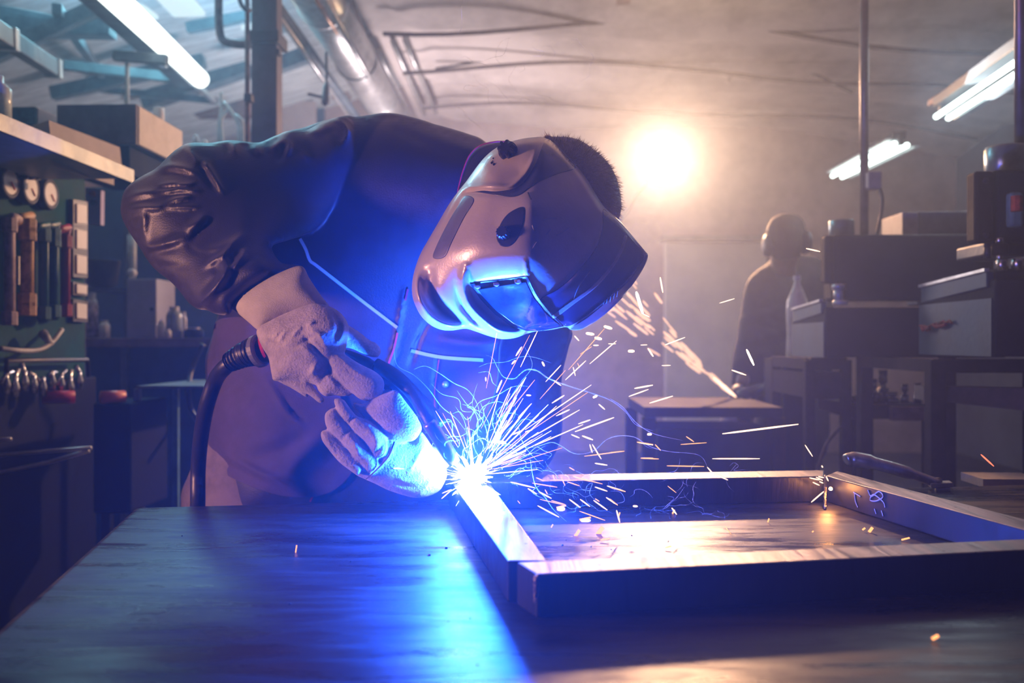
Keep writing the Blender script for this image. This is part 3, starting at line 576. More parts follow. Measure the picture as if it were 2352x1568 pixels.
bm = NB(); pbox(bm, 1962, 930, 2145, 962, 3.1, .4); bm_obj('bench_top', bm, m_stand, t, bevel=.004)
bm = NB(); pbox(bm, 2050, 934, 2135, 966, 3.06, .03); bm_obj('front_plate', bm, mk('bench plate pale', (.36, .26, .25), .6), t)
for x in (1970, 2135):
    bm = NB(); a = P(x, 962, 3.15); bar(bm, a, (a.x, 3.15, 0), .04); bm_obj('leg', bm, m_stand, t)
for i, (x, yb, h, w, lab) in enumerate(((2028, 930, 76, 24, 'tallest turned steel part on low bench'), (2006, 930, 55, 20, 'steel part just left of the tallest one'), (1984, 930, 58, 16, 'leftmost slim steel part on low bench'), (2078, 930, 44, 18, 'short steel part right of the tallest one'), (2108, 930, 46, 18, 'rightmost steel part on low bench'), (2050, 930, 26, 26, 'squat steel part between tall and short ones'), (1962, 930, 18, 22, 'lowest flat steel part at bench left'))):
    r = w/2/F*3.2; hh = h/F*3.2; c = P(x, yb, 3.2); c.z = P(x, 930, 3.1).z; bm = NB(); lathe(bm, c, (0, 0, 1), [(0, r), (hh*.45, r), (hh*.46, r*.55), (hh*.6, r*.55), (hh*.62, r*.8), (hh, r*.8)], 18)
    tag(bm_obj('turned_part', bm, m_chr, smooth=True), lab, 'metal part', 'turned parts on the low bench')
t = thing('work_table_rear', 'hazy low table where second worker grinds', 'table', P(1700, 960, 4.0))
bm = NB(); pbox(bm, 1480, 935, 1796, 958, 3.35, .6); bm_obj('table_top', bm, m_stand, t)
for x in (1490, 1786):
    for dd in (0, .5):
        bm = NB(); a = P(x, 958, 3.4); bar(bm, (a.x, a.y+dd, a.z), (a.x, a.y+dd, 0), .05); bm_obj('leg', bm, m_stand, t)
bm = NB(); bar(bm, P(1777, 925, 3.6), P(1838, 927, 3.6), .03, .012); tag(bm_obj('bright_bar', bm, mk('pale lit steel', (.6, .5, .48), .4)), 'short pale bar beside the grinding worker', 'bar')
bm = NB(); pbox(bm, 1510, 985, 1770, 1460, 3.45, .35); tag(bm_obj('crate_row', bm, m_mach), 'dark crates under the hazy rear table', 'crates')
bm = NB(); tube(bm, spline([P(1932, 980, 2.9), P(1905, 1010, 2.9), P(1888, 1045, 2.9), P(1878, 1085, 2.9)], 5), .006, 8); tag(bm_obj('brown_hose', bm, m_rust, smooth=True), 'thin brown hose curving down beside the frame corner', 'hose')
# plastic bottle
t = thing('plastic_bottle', 'clear plastic bottle standing left of farther press', 'bottle', P(1829, 820, 3.5))
m_pet = mk('milky clear plastic', (.85, .85, .82), .2, trans=.25, alpha=.75, bump=.2); r = 25/F*3.6
bm = NB(); c = P(1831, 826, 3.6); s = 1/F*3.6
lathe(bm, c, (0, 0, 1), [(0, r*.85), (6*s, r), (60*s, r*.92), (110*s, r), (135*s, r*.93), (165*s, r*.45), (176*s, r*.28), (184*s, r*.28)], 24); bm_obj('bottle_body', bm, m_pet, t, smooth=True)
bm = NB(); lathe(bm, c+Vector((0, 0, 184*s)), (0, 0, 1), [(0, r*.32), (9*s, r*.32)], 14); bm_obj('cap', bm, m_white, t)
bm = NB(); pbox(bm, 1800, 826, 1862, 1300, 3.5, .3); tag(bm_obj('bottle_pedestal', bm, m_mach), 'dark narrow cabinet carrying the plastic bottle', 'cabinet')
# ------------------------------------------------------------------ steel table and the welded frame on it
def T(px, py, h=0.0):                                                  # pixel -> point on the plane h above the table top
    d = (CAMZ-TZ-h)*F/(py-CY); return Vector(((px-CX)/F*d, d, TZ+h))
def steel_mat(name, base, r0, r1, metal=1.0, scr=(1, 6, 1), rot=.2):
    m = bpy.data.materials.new(name); m.use_nodes = True; N = m.node_tree.nodes; L = m.node_tree.links; b = N['Principled BSDF']
    tc = N.new('ShaderNodeTexCoord'); mp = N.new('ShaderNodeMapping'); mp.inputs['Scale'].default_value = scr; mp.inputs['Rotation'].default_value = (0, 0, rot); L.new(tc.outputs['Object'], mp.inputs[0])
    n = N.new('ShaderNodeTexNoise'); n.inputs['Scale'].default_value = 5; n.inputs['Detail'].default_value = 9; n.inputs['Roughness'].default_value = .68; n.inputs['Distortion'].default_value = .6; L.new(mp.outputs[0], n.inputs['Vector'])
    n2 = N.new('ShaderNodeTexNoise'); n2.inputs['Scale'].default_value = 2.2; n2.inputs['Detail'].default_value = 7; L.new(tc.outputs['Object'], n2.inputs['Vector'])
    v = N.new('ShaderNodeTexVoronoi'); v.inputs['Scale'].default_value = 34; v.inputs['Randomness'].default_value = 1; L.new(tc.outputs['Object'], v.inputs['Vector'])
    sp = N.new('ShaderNodeMath'); sp.operation = 'LESS_THAN'; sp.inputs[1].default_value = .07; L.new(v.outputs['Distance'], sp.inputs[0])
    cr = N.new('ShaderNodeValToRGB'); cr.color_ramp.elements[0].position = .3; cr.color_ramp.elements[0].color = (*[c*.35 for c in base], 1); cr.color_ramp.elements[1].position = .7; cr.color_ramp.elements[1].color = (*base, 1)
    cr2 = N.new('ShaderNodeMath'); cr2.operation = 'MULTIPLY'; m3 = N.new('ShaderNodeMapRange'); m3.inputs['From Min'].default_value = .35; m3.inputs['From Max'].default_value = .6; m3.inputs['To Min'].default_value = .62; m3.inputs['To Max'].default_value = 1.12
    L.new(n2.outputs['Fac'], m3.inputs['Value']); L.new(n.outputs['Fac'], cr2.inputs[0]); L.new(m3.outputs[0], cr2.inputs[1]); L.new(cr2.outputs[0], cr.inputs[0])
    mx = N.new('ShaderNodeMix'); mx.data_type = 'RGBA'; L.new(sp.outputs[0], mx.inputs['Factor']); L.new(cr.outputs[0], mx.inputs['A']); mx.inputs['B'].default_value = (.01, .01, .01, 1); L.new(mx.outputs['Result'], b.inputs['Base Color'])
    mr = N.new('ShaderNodeMapRange'); mr.inputs['From Min'].default_value = .40; mr.inputs['From Max'].default_value = .60; mr.inputs['To Min'].default_value = r0; mr.inputs['To Max'].default_value = r1
    ad = N.new('ShaderNodeMath'); ad.operation = 'ADD'; ad.inputs[1].default_value = 0; mm = N.new('ShaderNodeMath'); mm.operation = 'MULTIPLY'; mm.inputs[1].default_value = .5
    L.new(n.outputs['Fac'], ad.inputs[0]); L.new(n2.outputs['Fac'], ad.inputs[1]); L.new(ad.outputs[0], mm.inputs[0]); L.new(mm.outputs[0], mr.inputs['Value']); L.new(mr.outputs[0], b.inputs['Roughness'])
    b.inputs['Metallic'].default_value = metal
    bp = N.new('ShaderNodeBump'); bp.inputs['Strength'].default_value = .35; bp.inputs['Distance'].default_value = .004; L.new(n.outputs['Fac'], bp.inputs['Height']); L.new(bp.outputs[0], b.inputs['Normal'])
    return m
m_table = steel_mat('worn steel table', (.065, .063, .068), .15, .60, .25)
m_barM = steel_mat('dark steel bar', (.018, .018, .026), .32, .6, .35, (10, 1, 1), .17)
m_barT = steel_mat('pale steel top', (.50, .42, .40), .28, .5, .9, (16, 1, 1), .17)
t = thing('welding_table', 'large worn steel welding table filling the foreground', 'table', (.4, 1.0, 0))
A = T(305, 1163); B = Vector((A.x+2.7, A.y+2.7*.142, TZ)); Lf = T(0, 1430); dl = (Lf-A).normalized(); C = A+dl*1.42; Dn = Vector((C.x+2.9, C.y+.25, TZ))
bm = NB(); n1 = 6
def tabletop(z0, z1):
    cut = .0; q = [C, Dn, B, A]
    quad_prism(bm, [Vector((p.x, p.y, z0)) for p in q]+[Vector((p.x, p.y, z1)) for p in q])
tabletop(TZ-.036, TZ); o = bm_obj('table_top', bm, m_table, t, bevel=.016); o.modifiers[0].segments = 5; o.data.polygons.foreach_set('use_smooth', [True]*len(o.data.polygons)); o.modifiers[0].harden_normals = True
for p in (A, B, C, Dn):
    c = p.lerp((A+Dn)/2, .06); bm = NB(); bar(bm, (c.x, c.y, 0), (c.x, c.y, TZ-.036), .07); bm_obj('leg', bm, m_dark, t, bevel=.005)
for p, q in ((A, B), (B, Dn), (C, Dn), (A, C)):
    m = (A+Dn)/2; p = p.lerp(m, .06); q = q.lerp(m, .06); bm = NB(); bar(bm, (p.x, p.y, TZ-.069), (q.x, q.y, TZ-.069), .05, .065); bm_obj('apron_rail', bm, m_dark, t)
H = .05
t = thing('steel_frame', 'rectangular frame of dark square steel tube being welded', 'frame', T(1500, 1250))
def fbar(nm, pts, mat, ext=0):
    # four top corner points on plane H: a-b outer edge, d-c inner edge
    a, b, c, d = pts; bm = NB(); lo = Vector((0, 0, -H+.001)); quad_prism(bm, [p+lo for p in (a, b, c, d)]+[a, b, c, d]); 
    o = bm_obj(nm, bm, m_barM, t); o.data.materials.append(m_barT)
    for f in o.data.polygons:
        if f.normal.z > .9: f.material_index = 1  # top faces take the paler steel, the sides keep the dark one
    md = o.modifiers.new('edge', 'BEVEL'); md.width = .0022; md.segments = 2
    return o
LN, LNi = T(1166, 1287, H), T(1256, 1287, H); LF, LFi = T(1030, 1098, H), T(1112, 1090, H)
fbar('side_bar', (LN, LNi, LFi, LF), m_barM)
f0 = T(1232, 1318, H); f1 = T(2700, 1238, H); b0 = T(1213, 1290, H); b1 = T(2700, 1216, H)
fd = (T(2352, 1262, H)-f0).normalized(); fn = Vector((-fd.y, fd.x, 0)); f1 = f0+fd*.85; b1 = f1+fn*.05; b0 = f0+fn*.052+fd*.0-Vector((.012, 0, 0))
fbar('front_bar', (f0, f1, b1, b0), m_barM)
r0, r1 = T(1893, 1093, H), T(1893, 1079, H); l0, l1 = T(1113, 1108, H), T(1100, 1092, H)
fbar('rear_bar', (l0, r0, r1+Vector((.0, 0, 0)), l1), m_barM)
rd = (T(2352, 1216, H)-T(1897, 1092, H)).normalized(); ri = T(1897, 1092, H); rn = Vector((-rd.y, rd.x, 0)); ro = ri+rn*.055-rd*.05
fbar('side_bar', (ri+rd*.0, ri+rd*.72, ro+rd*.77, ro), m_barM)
# weld beads at the corners
m_bead = mk('weld bead', (.35, .28, .25), .3, 1.0, bscale=200, bump=.6)
for p, q in ((T(1232, 1322, H), T(1232, 1408, .003)), (T(1896, 1092, H), T(1896, 1168, .002))):
    bm = NB(); tube(bm, [p.lerp(q, k/14)+Vector((-.0005, -.0005, .0)) for k in range(15)], [.0022+.0008*(k % 2) for k in range(15)], 8); bm_obj('weld_bead', bm, m_bead, t, smooth=True)
# chalk marks on the inner face of the right bar
m_chalk = mk('chalk marks', (.45, .5, .6), .8)
def onface(px, py):                                                    # right bar's inner face
    # plane through ri with normal rn
    o = Vector((0, 0, CAMZ)); dr = (P(px, py, 1)-o); k = (ri-o).dot(rn)/dr.dot(rn); return o+dr*k-rn*.0012*(-1 if rn.dot(o-ri) > 0 else 1)
for pts in ([(1995, 1125), (2003, 1140), (2020, 1128), (2030, 1140), (2015, 1150), (2000, 1148), (2008, 1135), (2030, 1152), (2034, 1165)], [(1964, 1130), (1966, 1150), (1972, 1165)], [(1962, 1130), (1978, 1140)], [(2010, 1168), (2014, 1180)], [(2026, 1172), (2030, 1185)]):
    bm = NB(); tube(bm, spline([onface(*p) for p in pts], 3), .0012, 5); bm_obj('chalk_mark', bm, m_chalk, t)
# lever clamp on the table
t = thing('lever_clamp', 'long flat steel lever clamp lying behind right frame corner', 'clamp', T(2150, 1120))
cl = [P(1943, 1058, 1.84), P(1960, 1054, 1.84), P(2010, 1064, 1.82), P(2085, 1085, 1.79), P(2160, 1112, 1.76)]
bm = NB(); tube(bm, spline(cl, 5), [.008]+[.014]*4+[.016]*5+[.013]*6+[.010]*5, 10)
for v in bm.verts: pass
o = bm_obj('lever_arm', bm, mk('brushed clamp steel', (.45, .42, .42), .3, .9, stretch=(3, 1, 1)), t, smooth=True)
bm = NB(); bar(bm, P(2135, 1113, 1.77), P(2186, 1111, 1.76), .03, .010); bm_obj('clamp_jaw', bm, m_galv, t, bevel=.002)
bm = NB(); bar(bm, P(2148, 1122, 1.77), P(2182, 1121, 1.76), .03, .006); bm_obj('clamp_foot', bm, m_galv, t, bevel=.002)
bm = NB(); c = P(2152, 1110, 1.77); lathe(bm, c, (0, 0, 1), [(0, .010), (.010, .010), (.012, .006)], 6); bm_obj('bolt', bm, m_rust, t)
bm = NB(); pbox(bm, 2258, 1100, 2400, 1119, 1.9, .10); tag(bm_obj('wood_offcut', bm, mk('pale wood', (.45, .36, .30), .7)), 'pale flat offcut lying on table at far right', 'offcut')
# little debris on the table
m_slag = mk('slag', (.01, .01, .012), .5)
for i, (x, y, s) in enumerate(((1292, 1252, 5), (1451, 1230, 4), (1300, 1240, 3), (1358, 1255, 4), (1025, 1259, 7), (986, 1275, 7), (1404, 1262, 3), (418, 1231, 4), (665, 1388, 5), (1080, 1420, 4), (742, 1417, 3), (1096, 1526, 4), (1030, 1427, 3), (806, 1290, 4))):
    c = T(x, y); bm = NB(); r = s/2/F*c.y; lathe(bm, c, (0, 0, 1), [(0, r*.8), (r*.5, r), (r, r*.5)], 7); o = bm_obj('slag_crumb', bm, m_slag if i != 5 else m_red)
    tag(o, 'tiny dark slag crumb lying on the steel table', 'slag', 'slag crumbs on the table')
# ------------------------------------------------------------------ the welder
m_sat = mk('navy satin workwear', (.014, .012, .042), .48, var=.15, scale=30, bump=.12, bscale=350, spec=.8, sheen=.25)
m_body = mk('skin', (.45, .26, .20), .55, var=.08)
m_blue2 = mk('navy workwear lit mauve', (.075, .055, .13), .75, var=.2, scale=12, bump=.2, bscale=400, sheen=.2)
m_trous = mk('grey work trousers', (.22, .18, .22), .8, var=.2, scale=20, bump=.2, bscale=300)
m_pipe = mk('reflective piping', (.50, .52, .56), .5, var=.05)
m_redt = mk('red seam thread', (.65, .03, .10), .6)
m_glv = mk('pale suede glove leather', (.50, .44, .44), .85, var=.22, scale=25, bump=.35, bscale=260, sheen=.3)
m_cuff = mk('canvas gauntlet', (.50, .46, .40), .8, var=.12, scale=14, bump=.25, bscale=500)
m_hair = mk('short brown hair', (.34, .21, .13), .55, var=.3)
J = lambda *p: P(*p)
sk = [(P(700, 1180, 2.02), .09), (P(760, 900, 2.02), .09), (P(880, 560, 1.97), .09), (P(1000, 470, 1.94), .05), (P(1190, 430, 1.66), .04), (P(1290, 430, 1.545), .07), (P(1240, 560, 1.50), .055),
      (P(760, 420, 1.88), .05), (P(400, 480, 1.73), .035), (P(620, 690, 1.545), .026), (P(690, 760, 1.515), .026),
      (P(1180, 600, 1.91), .05), (P(1240, 960, 1.82), .035), (P(1060, 1075, 1.60), .025), (P(960, 1040, 1.52), .022),
      ((-.42, 2.02, .80), .08), ((-.46, 2.0, .45), .06), ((-.46, 2.02, .09), .045), ((-.47, 1.92, .04), .035), ((-.16, 2.04, .80), .08), ((-.10, 2.02, .45), .06), ((-.10, 2.04, .09), .045), ((-.10, 1.92, .04), .035)]
ed = [(0, 1), (1, 2), (2, 3), (3, 4), (4, 5), (5, 6), (2, 7), (7, 8), (8, 9), (9, 10), (2, 11), (11, 12), (12, 13), (13, 14), (0, 15), (15, 16), (16, 17), (17, 18), (0, 19), (19, 20), (20, 21), (21, 22)]
welder = skin_body('person', m_body, sk, ed); tag(welder, 'person in dark workwear and welding helmet bent over the bright arc', 'person')
# jacket -----------------------------------------------------------------
q4 = lambda p: cv(p, 250, 240, 3.016)
q6 = lambda p: cv(p, 450, 560, 2.529)
arm_poly = [(794, 268), (741, 281), (704, 298), (664, 300), (625, 315), (595, 327), (565, 325), (525, 322), (482, 328), (436, 328), (412, 338), (389, 356), (359, 386), (330, 402), (303, 419), (285, 439), (277, 472), (279, 497), (288, 518), (300, 538), (323, 572), (339, 598), (359, 621),
            (393, 648), (415, 672), (433, 695), (455, 710), (475, 712), (495, 721), (526, 722), (541, 697), (575, 668), (630, 636), (690, 611), (668, 607), (648, 604), (634, 590), (624, 567), (640, 558), (658, 553), (720, 530), (800, 470), (845, 380), (830, 310)]
F_ = lambda pts, w, a: (q4(pts), w, a)
arm_f = [F_([(640, 385), (690, 440), (740, 520), (790, 610)], 6, .011), F_([(660, 380), (690, 400), (650, 440)], 5, .006), F_([(620, 420), (670, 500), (740, 590)], 7, -.009),
         F_([(350, 560), (430, 548), (520, 555), (595, 545)], 5, .010), F_([(350, 582), (450, 572), (560, 575)], 5, -.008), F_([(350, 605), (440, 592), (540, 592), (630, 600)], 5, .009), F_([(410, 680), (470, 655), (570, 640)], 5, .009),
         F_([(400, 640), (470, 620), (560, 615)], 6, -.008), F_([(400, 708), (520, 706), (630, 706)], 4, .008), F_([(345, 440), (420, 425), (520, 440), (600, 470)], 9, .010), F_([(350, 500), (440, 480), (560, 500)], 9, -.010),
         F_([(120, 650), (200, 620), (330, 600)], 9, .008), F_([(110, 740), (200, 715), (330, 715), (390, 690)], 8, .009), F_([(140, 700), (240, 670), (340, 660)], 8, -.007),
         F_([(450, 330), (530, 300), (590, 360), (600, 440)], 12, .010), F_([(470, 300), (560, 310), (640, 360)], 8, -.008),
         F_([(110, 800), (230, 760), (240, 880), (270, 1000)], 10, .008), F_([(160, 920), (260, 990), (400, 960), (560, 900)], 10, .008), F_([(220, 1010), (340, 1010), (480, 990)], 9, -.009), F_([(270, 1090), (400, 1120), (540, 1120)], 9, -.007),
         F_([(660, 1120), (740, 1070), (800, 1030), (880, 945)], 7, .012), F_([(800, 1035), (800, 1100), (810, 1150), (760, 1230), (690, 1320), (620, 1400)], 12, .016), F_([(850, 1150), (900, 1080), (945, 1020)], 8, .010), F_([(730, 1130), (760, 1180), (680, 1270)], 9, -.010),
         F_([(830, 1060), (860, 1090), (900, 1030)], 6, -.010), F_([(520, 860), (600, 830), (670, 770)], 14, .012), F_([(560, 960), (640, 870), (690, 800)], 10, -.012), F_([(600, 1020), (760, 990), (950, 900)], 9, .006),
         F_([(860, 262), (868, 300), (880, 340)], 9, .009), F_([(820, 262), (830, 330)], 9, -.008), F_([(940, 262), (960, 320)], 10, -.009), F_([(1000, 262), (1020, 310), (1060, 340)], 10, .010),
         F_([(1110, 310), (1180, 270), (1230, 220)], 10, .010), F_([(1240, 240), (1250, 290), (1225, 360)], 6, .010), F_([(1190, 260), (1200, 330), (1150, 400)], 10, -.012), F_([(1500, 105), (1570, 95), (1640, 150), (1650, 210), (1622, 285)], 5, .013),
         F_([(1480, 170), (1560, 190), (1600, 260)], 14, -.010), F_([(1370, 160), (1450, 180), (1540, 140)], 12, .008), F_([(1320, 310), (1390, 385)], 7, .004), F_([(545, 965), (610, 1020), (720, 1010)], 6, -.006)]
arm_f = [(a, w*.9, h*(1.5 if h > 0 else .8)) for a, w, h in arm_f]
jk = NB()
soft(jk, arm_poly, [(300, 470, 1.72), (330, 560, 1.70), (450, 400, 1.74), (620, 380, 1.80), (780, 350, 1.86), (820, 420, 1.86), (480, 560, 1.68), (480, 690, 1.60), (640, 600, 1.60), (690, 540, 1.76)], .105, 105, arm_f, 6)
torso_poly = [(600, 335), (650, 305), (700, 292), (740, 278), (794, 265), (814, 268), (847, 264), (880, 259), (913, 261), (963, 273), (999, 285), (1015, 289), (1075, 307), (1117, 327), (1180, 400), (1230, 480), (1270, 580), (1300, 680), (1312, 757), (1303, 800), (1291, 850),
              (1289, 900), (1291, 990), (1268, 1055), (1232, 1092), (1225, 1150), (1215, 1220), (1100, 1260), (800, 1260), (520, 1260), (474, 1170), (470, 1090), (472, 1000), (474, 908), (471, 833), (478, 800), (489, 766), (500, 722), (520, 650), (545, 540), (570, 420)]
K_ = lambda pts, w, a: (q6(pts), w, a)
tor_f = [K_([(140, 910), (220, 850), (290, 800)], 3, .004), K_([(150, 1055), (230, 980), (300, 940), (350, 830), (390, 780)], 3, .004), K_([(160, 440), (110, 560), (80, 700)], 14, .012), K_([(240, 470), (200, 600)], 16, -.010), K_([(390, 760), (450, 850), (520, 960), (620, 1060)], 6, .007),
         K_([(520, 900), (540, 950), (630, 1020)], 6, -.006), K_([(100, 1130), (180, 1230), (300, 1300), (420, 1350), (530, 1380)], 8, .012), K_([(110, 1180), (200, 1280), (330, 1350)], 12, -.012), K_([(300, 1250), (480, 1200), (640, 1110)], 20, -.010), K_([(560, 1350), (700, 1200), (760, 1100)], 18, .012),
         K_([(1240, 720), (1330, 480), (1420, 430)], 5, -.006), K_([(1410, 660), (1390, 780), (1385, 880)], 3, -.005), ([(1250, 790), (1235, 900), (1200, 1000)], 14, .012), ([(1210, 800), (1190, 900), (1150, 980)], 14, -.012), ([(1285, 820), (1240, 860), (1190, 880)], 8, .008),
         ([(1290, 930), (1240, 960), (1200, 1010)], 9, .008), ([(1270, 860), (1230, 930), (1215, 1000), (1225, 1060)], 8, -.008), ([(930, 660), (912, 760), (885, 870)], 4, .005), ([(1180, 770), (1100, 790), (1000, 780)], 16, .010), ([(960, 300), (1040, 330), (1110, 350)], 14, .008), ([(900, 290), (980, 330)], 12, -.007)]
tor_c = [(700, 350, 1.95), (900, 350, 1.93), (1080, 380, 1.90), (860, 560, 1.94), (1200, 560, 1.93), (1290, 760, 1.90), (1250, 950, 1.86), (500, 760, 2.0), (490, 1000, 2.0), (860, 900, 2.0), (1050, 880, 1.99), (800, 1200, 2.0), (1200, 1180, 1.95)]
tor_df = rbf(tor_c)
soft(jk, torso_poly, tor_df, .17, 175, tor_f, 8)
# his left sleeve, coming forward to the second glove
sl_poly = [(1190, 690), (1260, 720), (1313, 757), (1306, 800), (1292, 860), (1290, 920), (1291, 990), (1268, 1055), (1232, 1093), (1150, 1122), (1080, 1135), (1020, 1120), (1010, 1070), (1050, 1020), (1110, 960), (1140, 880), (1150, 780)]
soft(jk, sl_poly, [(1240, 730, 1.86), (1230, 900, 1.80), (1230, 1050, 1.74), (1120, 1080, 1.64), (1030, 1090, 1.58)], .065, 70, [([(1250, 800), (1235, 900), (1210, 990)], 12, .010), ([(1285, 900), (1230, 960), (1180, 1040)], 10, .010), ([(1200, 850), (1180, 940)], 12, -.010), ([(1270, 1000), (1200, 1020), (1150, 1040)], 8, -.009)], 7, rough=.001)
jacket = bm_obj('jacket', jk, m_sat, welder, smooth=True); remesh(jacket, .0034, 1); tag(jacket, 'navy satin work jacket')
# warm light on the lower front is put into a mauve patch: bib over the belly
def patch(poly, df, off, step=7, mat=None, name='patch', parent=None, th=.0015, smooth=False, strokes=()):
    bd = outline(poly, step*.8, smooth); v, f, dd = triangulate(bd, step, (2,)); d = df(v)-off
    if strokes: d = d-folds(v, strokes)
    bm = NB(); a = [bm.verts.new(P(v[i, 0], v[i, 1], d[i])) for i in range(len(v))]
    b = [bm.verts.new(P(v[i, 0], v[i, 1], d[i]+th)) for i in range(len(v))]
    for t3 in f:
        bm.faces.new([a[i] for i in t3]); bm.faces.new([b[i] for i in t3][::-1])
    n = len(bd); key = {}
    for i in range(len(v)):
        if dd[i] < 1e-3: key[i] = 1
    be = {}
    for t3 in f:
        for e in ((t3[0], t3[1]), (t3[1], t3[2]), (t3[2], t3[0])): be[tuple(sorted(e))] = be.get(tuple(sorted(e)), 0)+1
    for (i, j), c in be.items():
        if c == 1:
            try: bm.faces.new((a[i], a[j], b[j], b[i]))
            except ValueError: pass
    return bm_obj(name, bm, mat, parent, smooth=True)
def soft_front(poly, thick, R, df, strokes=()):                        # front surface distance of a soft body, for things lying on it
    bd = outline(poly, 7)
    def g(q):
        dd, _ = segdist(q, bd); t = np.clip(dd/R, 0, 1); return df(q)-thick*(1-(1-t)**2)**.5-(folds(np.asarray(q, float), strokes)*np.clip(dd/10, 0, 1) if strokes else 0)
    return g
tf = soft_front(torso_poly, .17, 175, tor_df, tor_f)
def ribbon(pts, w, df, off, mat, name, parent, th=.0015):
    pl = np.array(spline(pts, 6)); tg = np.gradient(pl, axis=0); nr = np.c_[-tg[:, 1], tg[:, 0]]/np.linalg.norm(tg, axis=1)[:, None]
    l = pl+nr*w/2; r = pl-nr*w/2; d = df(pl)-off; bm = NB(); prev = None
    for i in range(len(pl)):
        c = [bm.verts.new(P(*l[i], d[i])), bm.verts.new(P(*r[i], d[i])), bm.verts.new(P(*r[i], d[i]+th)), bm.verts.new(P(*l[i], d[i]+th))]
        if prev:
            for k in range(4): bm.faces.new((prev[k], prev[(k+1) % 4], c[(k+1) % 4], c[k]))
        else: bm.faces.new(c[::-1])
        prev = c
    bm.faces.new(prev); return bm_obj(name, bm, mat, parent, smooth=False)
ribbon([(689, 548), (702, 572), (712, 598), (730, 612), (820, 682), (912, 752)], 7, tf, .006, m_pipe, 'reflective_piping', jacket)
ribbon([(944, 805), (985, 815), (1030, 822), (1110, 827)], 8, tf, .006, m_pipe, 'reflective_piping', jacket)
ribbon([(913, 764), (905, 800), (893, 835), (887, 868)], 4.5, tf, .007, m_redt, 'red_seam', jacket)
ribbon([(937, 664), (931, 690)], 4.5, tf, .007, m_redt, 'red_seam', jacket)
ribbon([(778, 1064), (770, 1080), (750, 1098)], 4, tf, .007, m_redt, 'red_seam', jacket)
ribbon([(724, 1128), (712, 1152)], 4, tf, .007, m_redt, 'red_seam', jacket)
ribbon([(1008, 826), (1003, 860), (998, 900), (999, 940)], 2.5, tf, .006, m_redt, 'pocket_seam', jacket)
for x, y in ((1023, 882), (715, 971)):
    d = float(tf(np.array([[x, y]]))[0])-.006; bm = NB(); lathe(bm, P(x, y, d+.004), (0, -1, 0), [(0, .0075), (.003, .0075), (.0055, .005), (.006, .001)], 18); bm_obj('snap_button', bm, m_galv, jacket, smooth=True)
# hip and trousers seen left of the cable
lit_front_poly = [(500, 735), (488, 775), (476, 830), (478, 905), (472, 1000), (480, 1060), (560, 1110), (660, 1140), (760, 1130), (820, 1060), (800, 960), (760, 860), (700, 780), (620, 740), (560, 728)]
lit_front = patch(lit_front_poly, tf, .010, 8, m_blue2, 'coverall_front', welder, .004, True); tag(lit_front, 'mauve patch of light painted on the coverall front')  # lamp light on the jacket put into a lighter mauve cloth
tr = NB(); soft(tr, [(416, 1180), (417, 1130), (432, 1092), (468, 1010), (520, 990), (700, 1060), (900, 1120), (1150, 1130), (1230, 1180), (1230, 1400), (1100, 1560), (820, 1500), (560, 1560), (420, 1450)], [(700, 1200, 1.99)], .13, 110, [([(440, 1100), (470, 1080), (500, 1120)], 8, .01), ([(450, 1150), (480, 1120)], 8, -.01)], 12)
trousers = bm_obj('trousers', tr, m_trous, welder, smooth=True); tag(trousers, 'mauve grey work trousers')
for s in (0, 1):
    n = [((-.42+.3*s, 2.02, .72), .115), ((-.46+.35*s, 2.0, .45), .09), ((-.46+.35*s, 2.02, .13), .075)]
    skin_body('trouser_leg', m_trous, n, [(0, 1), (1, 2)], trousers)
    bx = -.46+.36*s; skin_body('boot', m_dark, [((bx, 2.04, .12), .055), ((bx, 2.02, .05), .05), ((bx-.01, 1.88, .045), .045)], [(0, 1), (1, 2)], welder)
# red edged collar at the neck
co = NB(); q5 = lambda p: cv(p, 900, 280, 2.903)
soft(co, q5([(440, 480), (455, 400), (480, 310), (520, 220), (590, 160), (690, 135), (780, 135), (820, 220), (700, 400), (560, 520)]), [(1090, 380, 1.66), (1120, 330, 1.68), (1050, 440, 1.66)], .04, 40, (), 6)
collar = bm_obj('collar', co, m_sat, jacket, smooth=True)
bm = NB(); tube(bm, [P(x, y, 1.645) for x, y in spline(q5([(440, 470), (455, 400), (478, 320), (520, 222), (590, 158), (690, 132), (770, 132)]), 6)], .0015, 8); bm_obj('red_trim', bm, m_redt, jacket, smooth=True)
# hair: scalp plus short strands
hd = NB(); hair_poly = q5([(1010, 102), (1080, 99), (1150, 98), (1210, 108), (1270, 130), (1350, 185), (1440, 270), (1500, 370), (1523, 470), (1530, 560), (1516, 640), (1480, 680), (1300, 700), (1050, 500), (950, 300)])
hc = [(1300, 400, 1.53), (1400, 450, 1.55), (1250, 340, 1.52)]
soft(hd, hair_poly, hc, .085, 80, (), 6)
hair = bm_obj('hair', hd, m_hair, welder, smooth=True); tag(hair, 'short cropped brown hair')
hb = NB(); bd = outline(hair_poly, 5); hf = soft_front(hair_poly, .085, 80, rbf(hc)); mn, mx = bd.min(0), bd.max(0); n = 0
while n < 5200:
    q = np.array([[random.uniform(mn[0], mx[0]), random.uniform(mn[1], mx[1])]])
    if not inside(q, bd)[0]: continue
    e, _ = segdist(q, bd)
    if e[0] > 70 and random.random() < .5: continue
    d = float(hf(q)[0])+random.choice((0, 0, .02)); p = P(q[0, 0], q[0, 1], d); c = P(1290, 420, 1.53); nr = (p-c).normalized()
    nr = (nr+Vector((random.uniform(-.5, .5), random.uniform(-.5, .5), random.uniform(-.6, .3)))*.8).normalized(); L = random.uniform(.006, .013); s = nr.cross(Vector((random.random(), 1, random.random()))).normalized()*.00035
    a, b, c2 = hb.verts.new(p+s), hb.verts.new(p-s), hb.verts.new(p+nr*L); hb.faces.new((a, b, c2)); n += 1
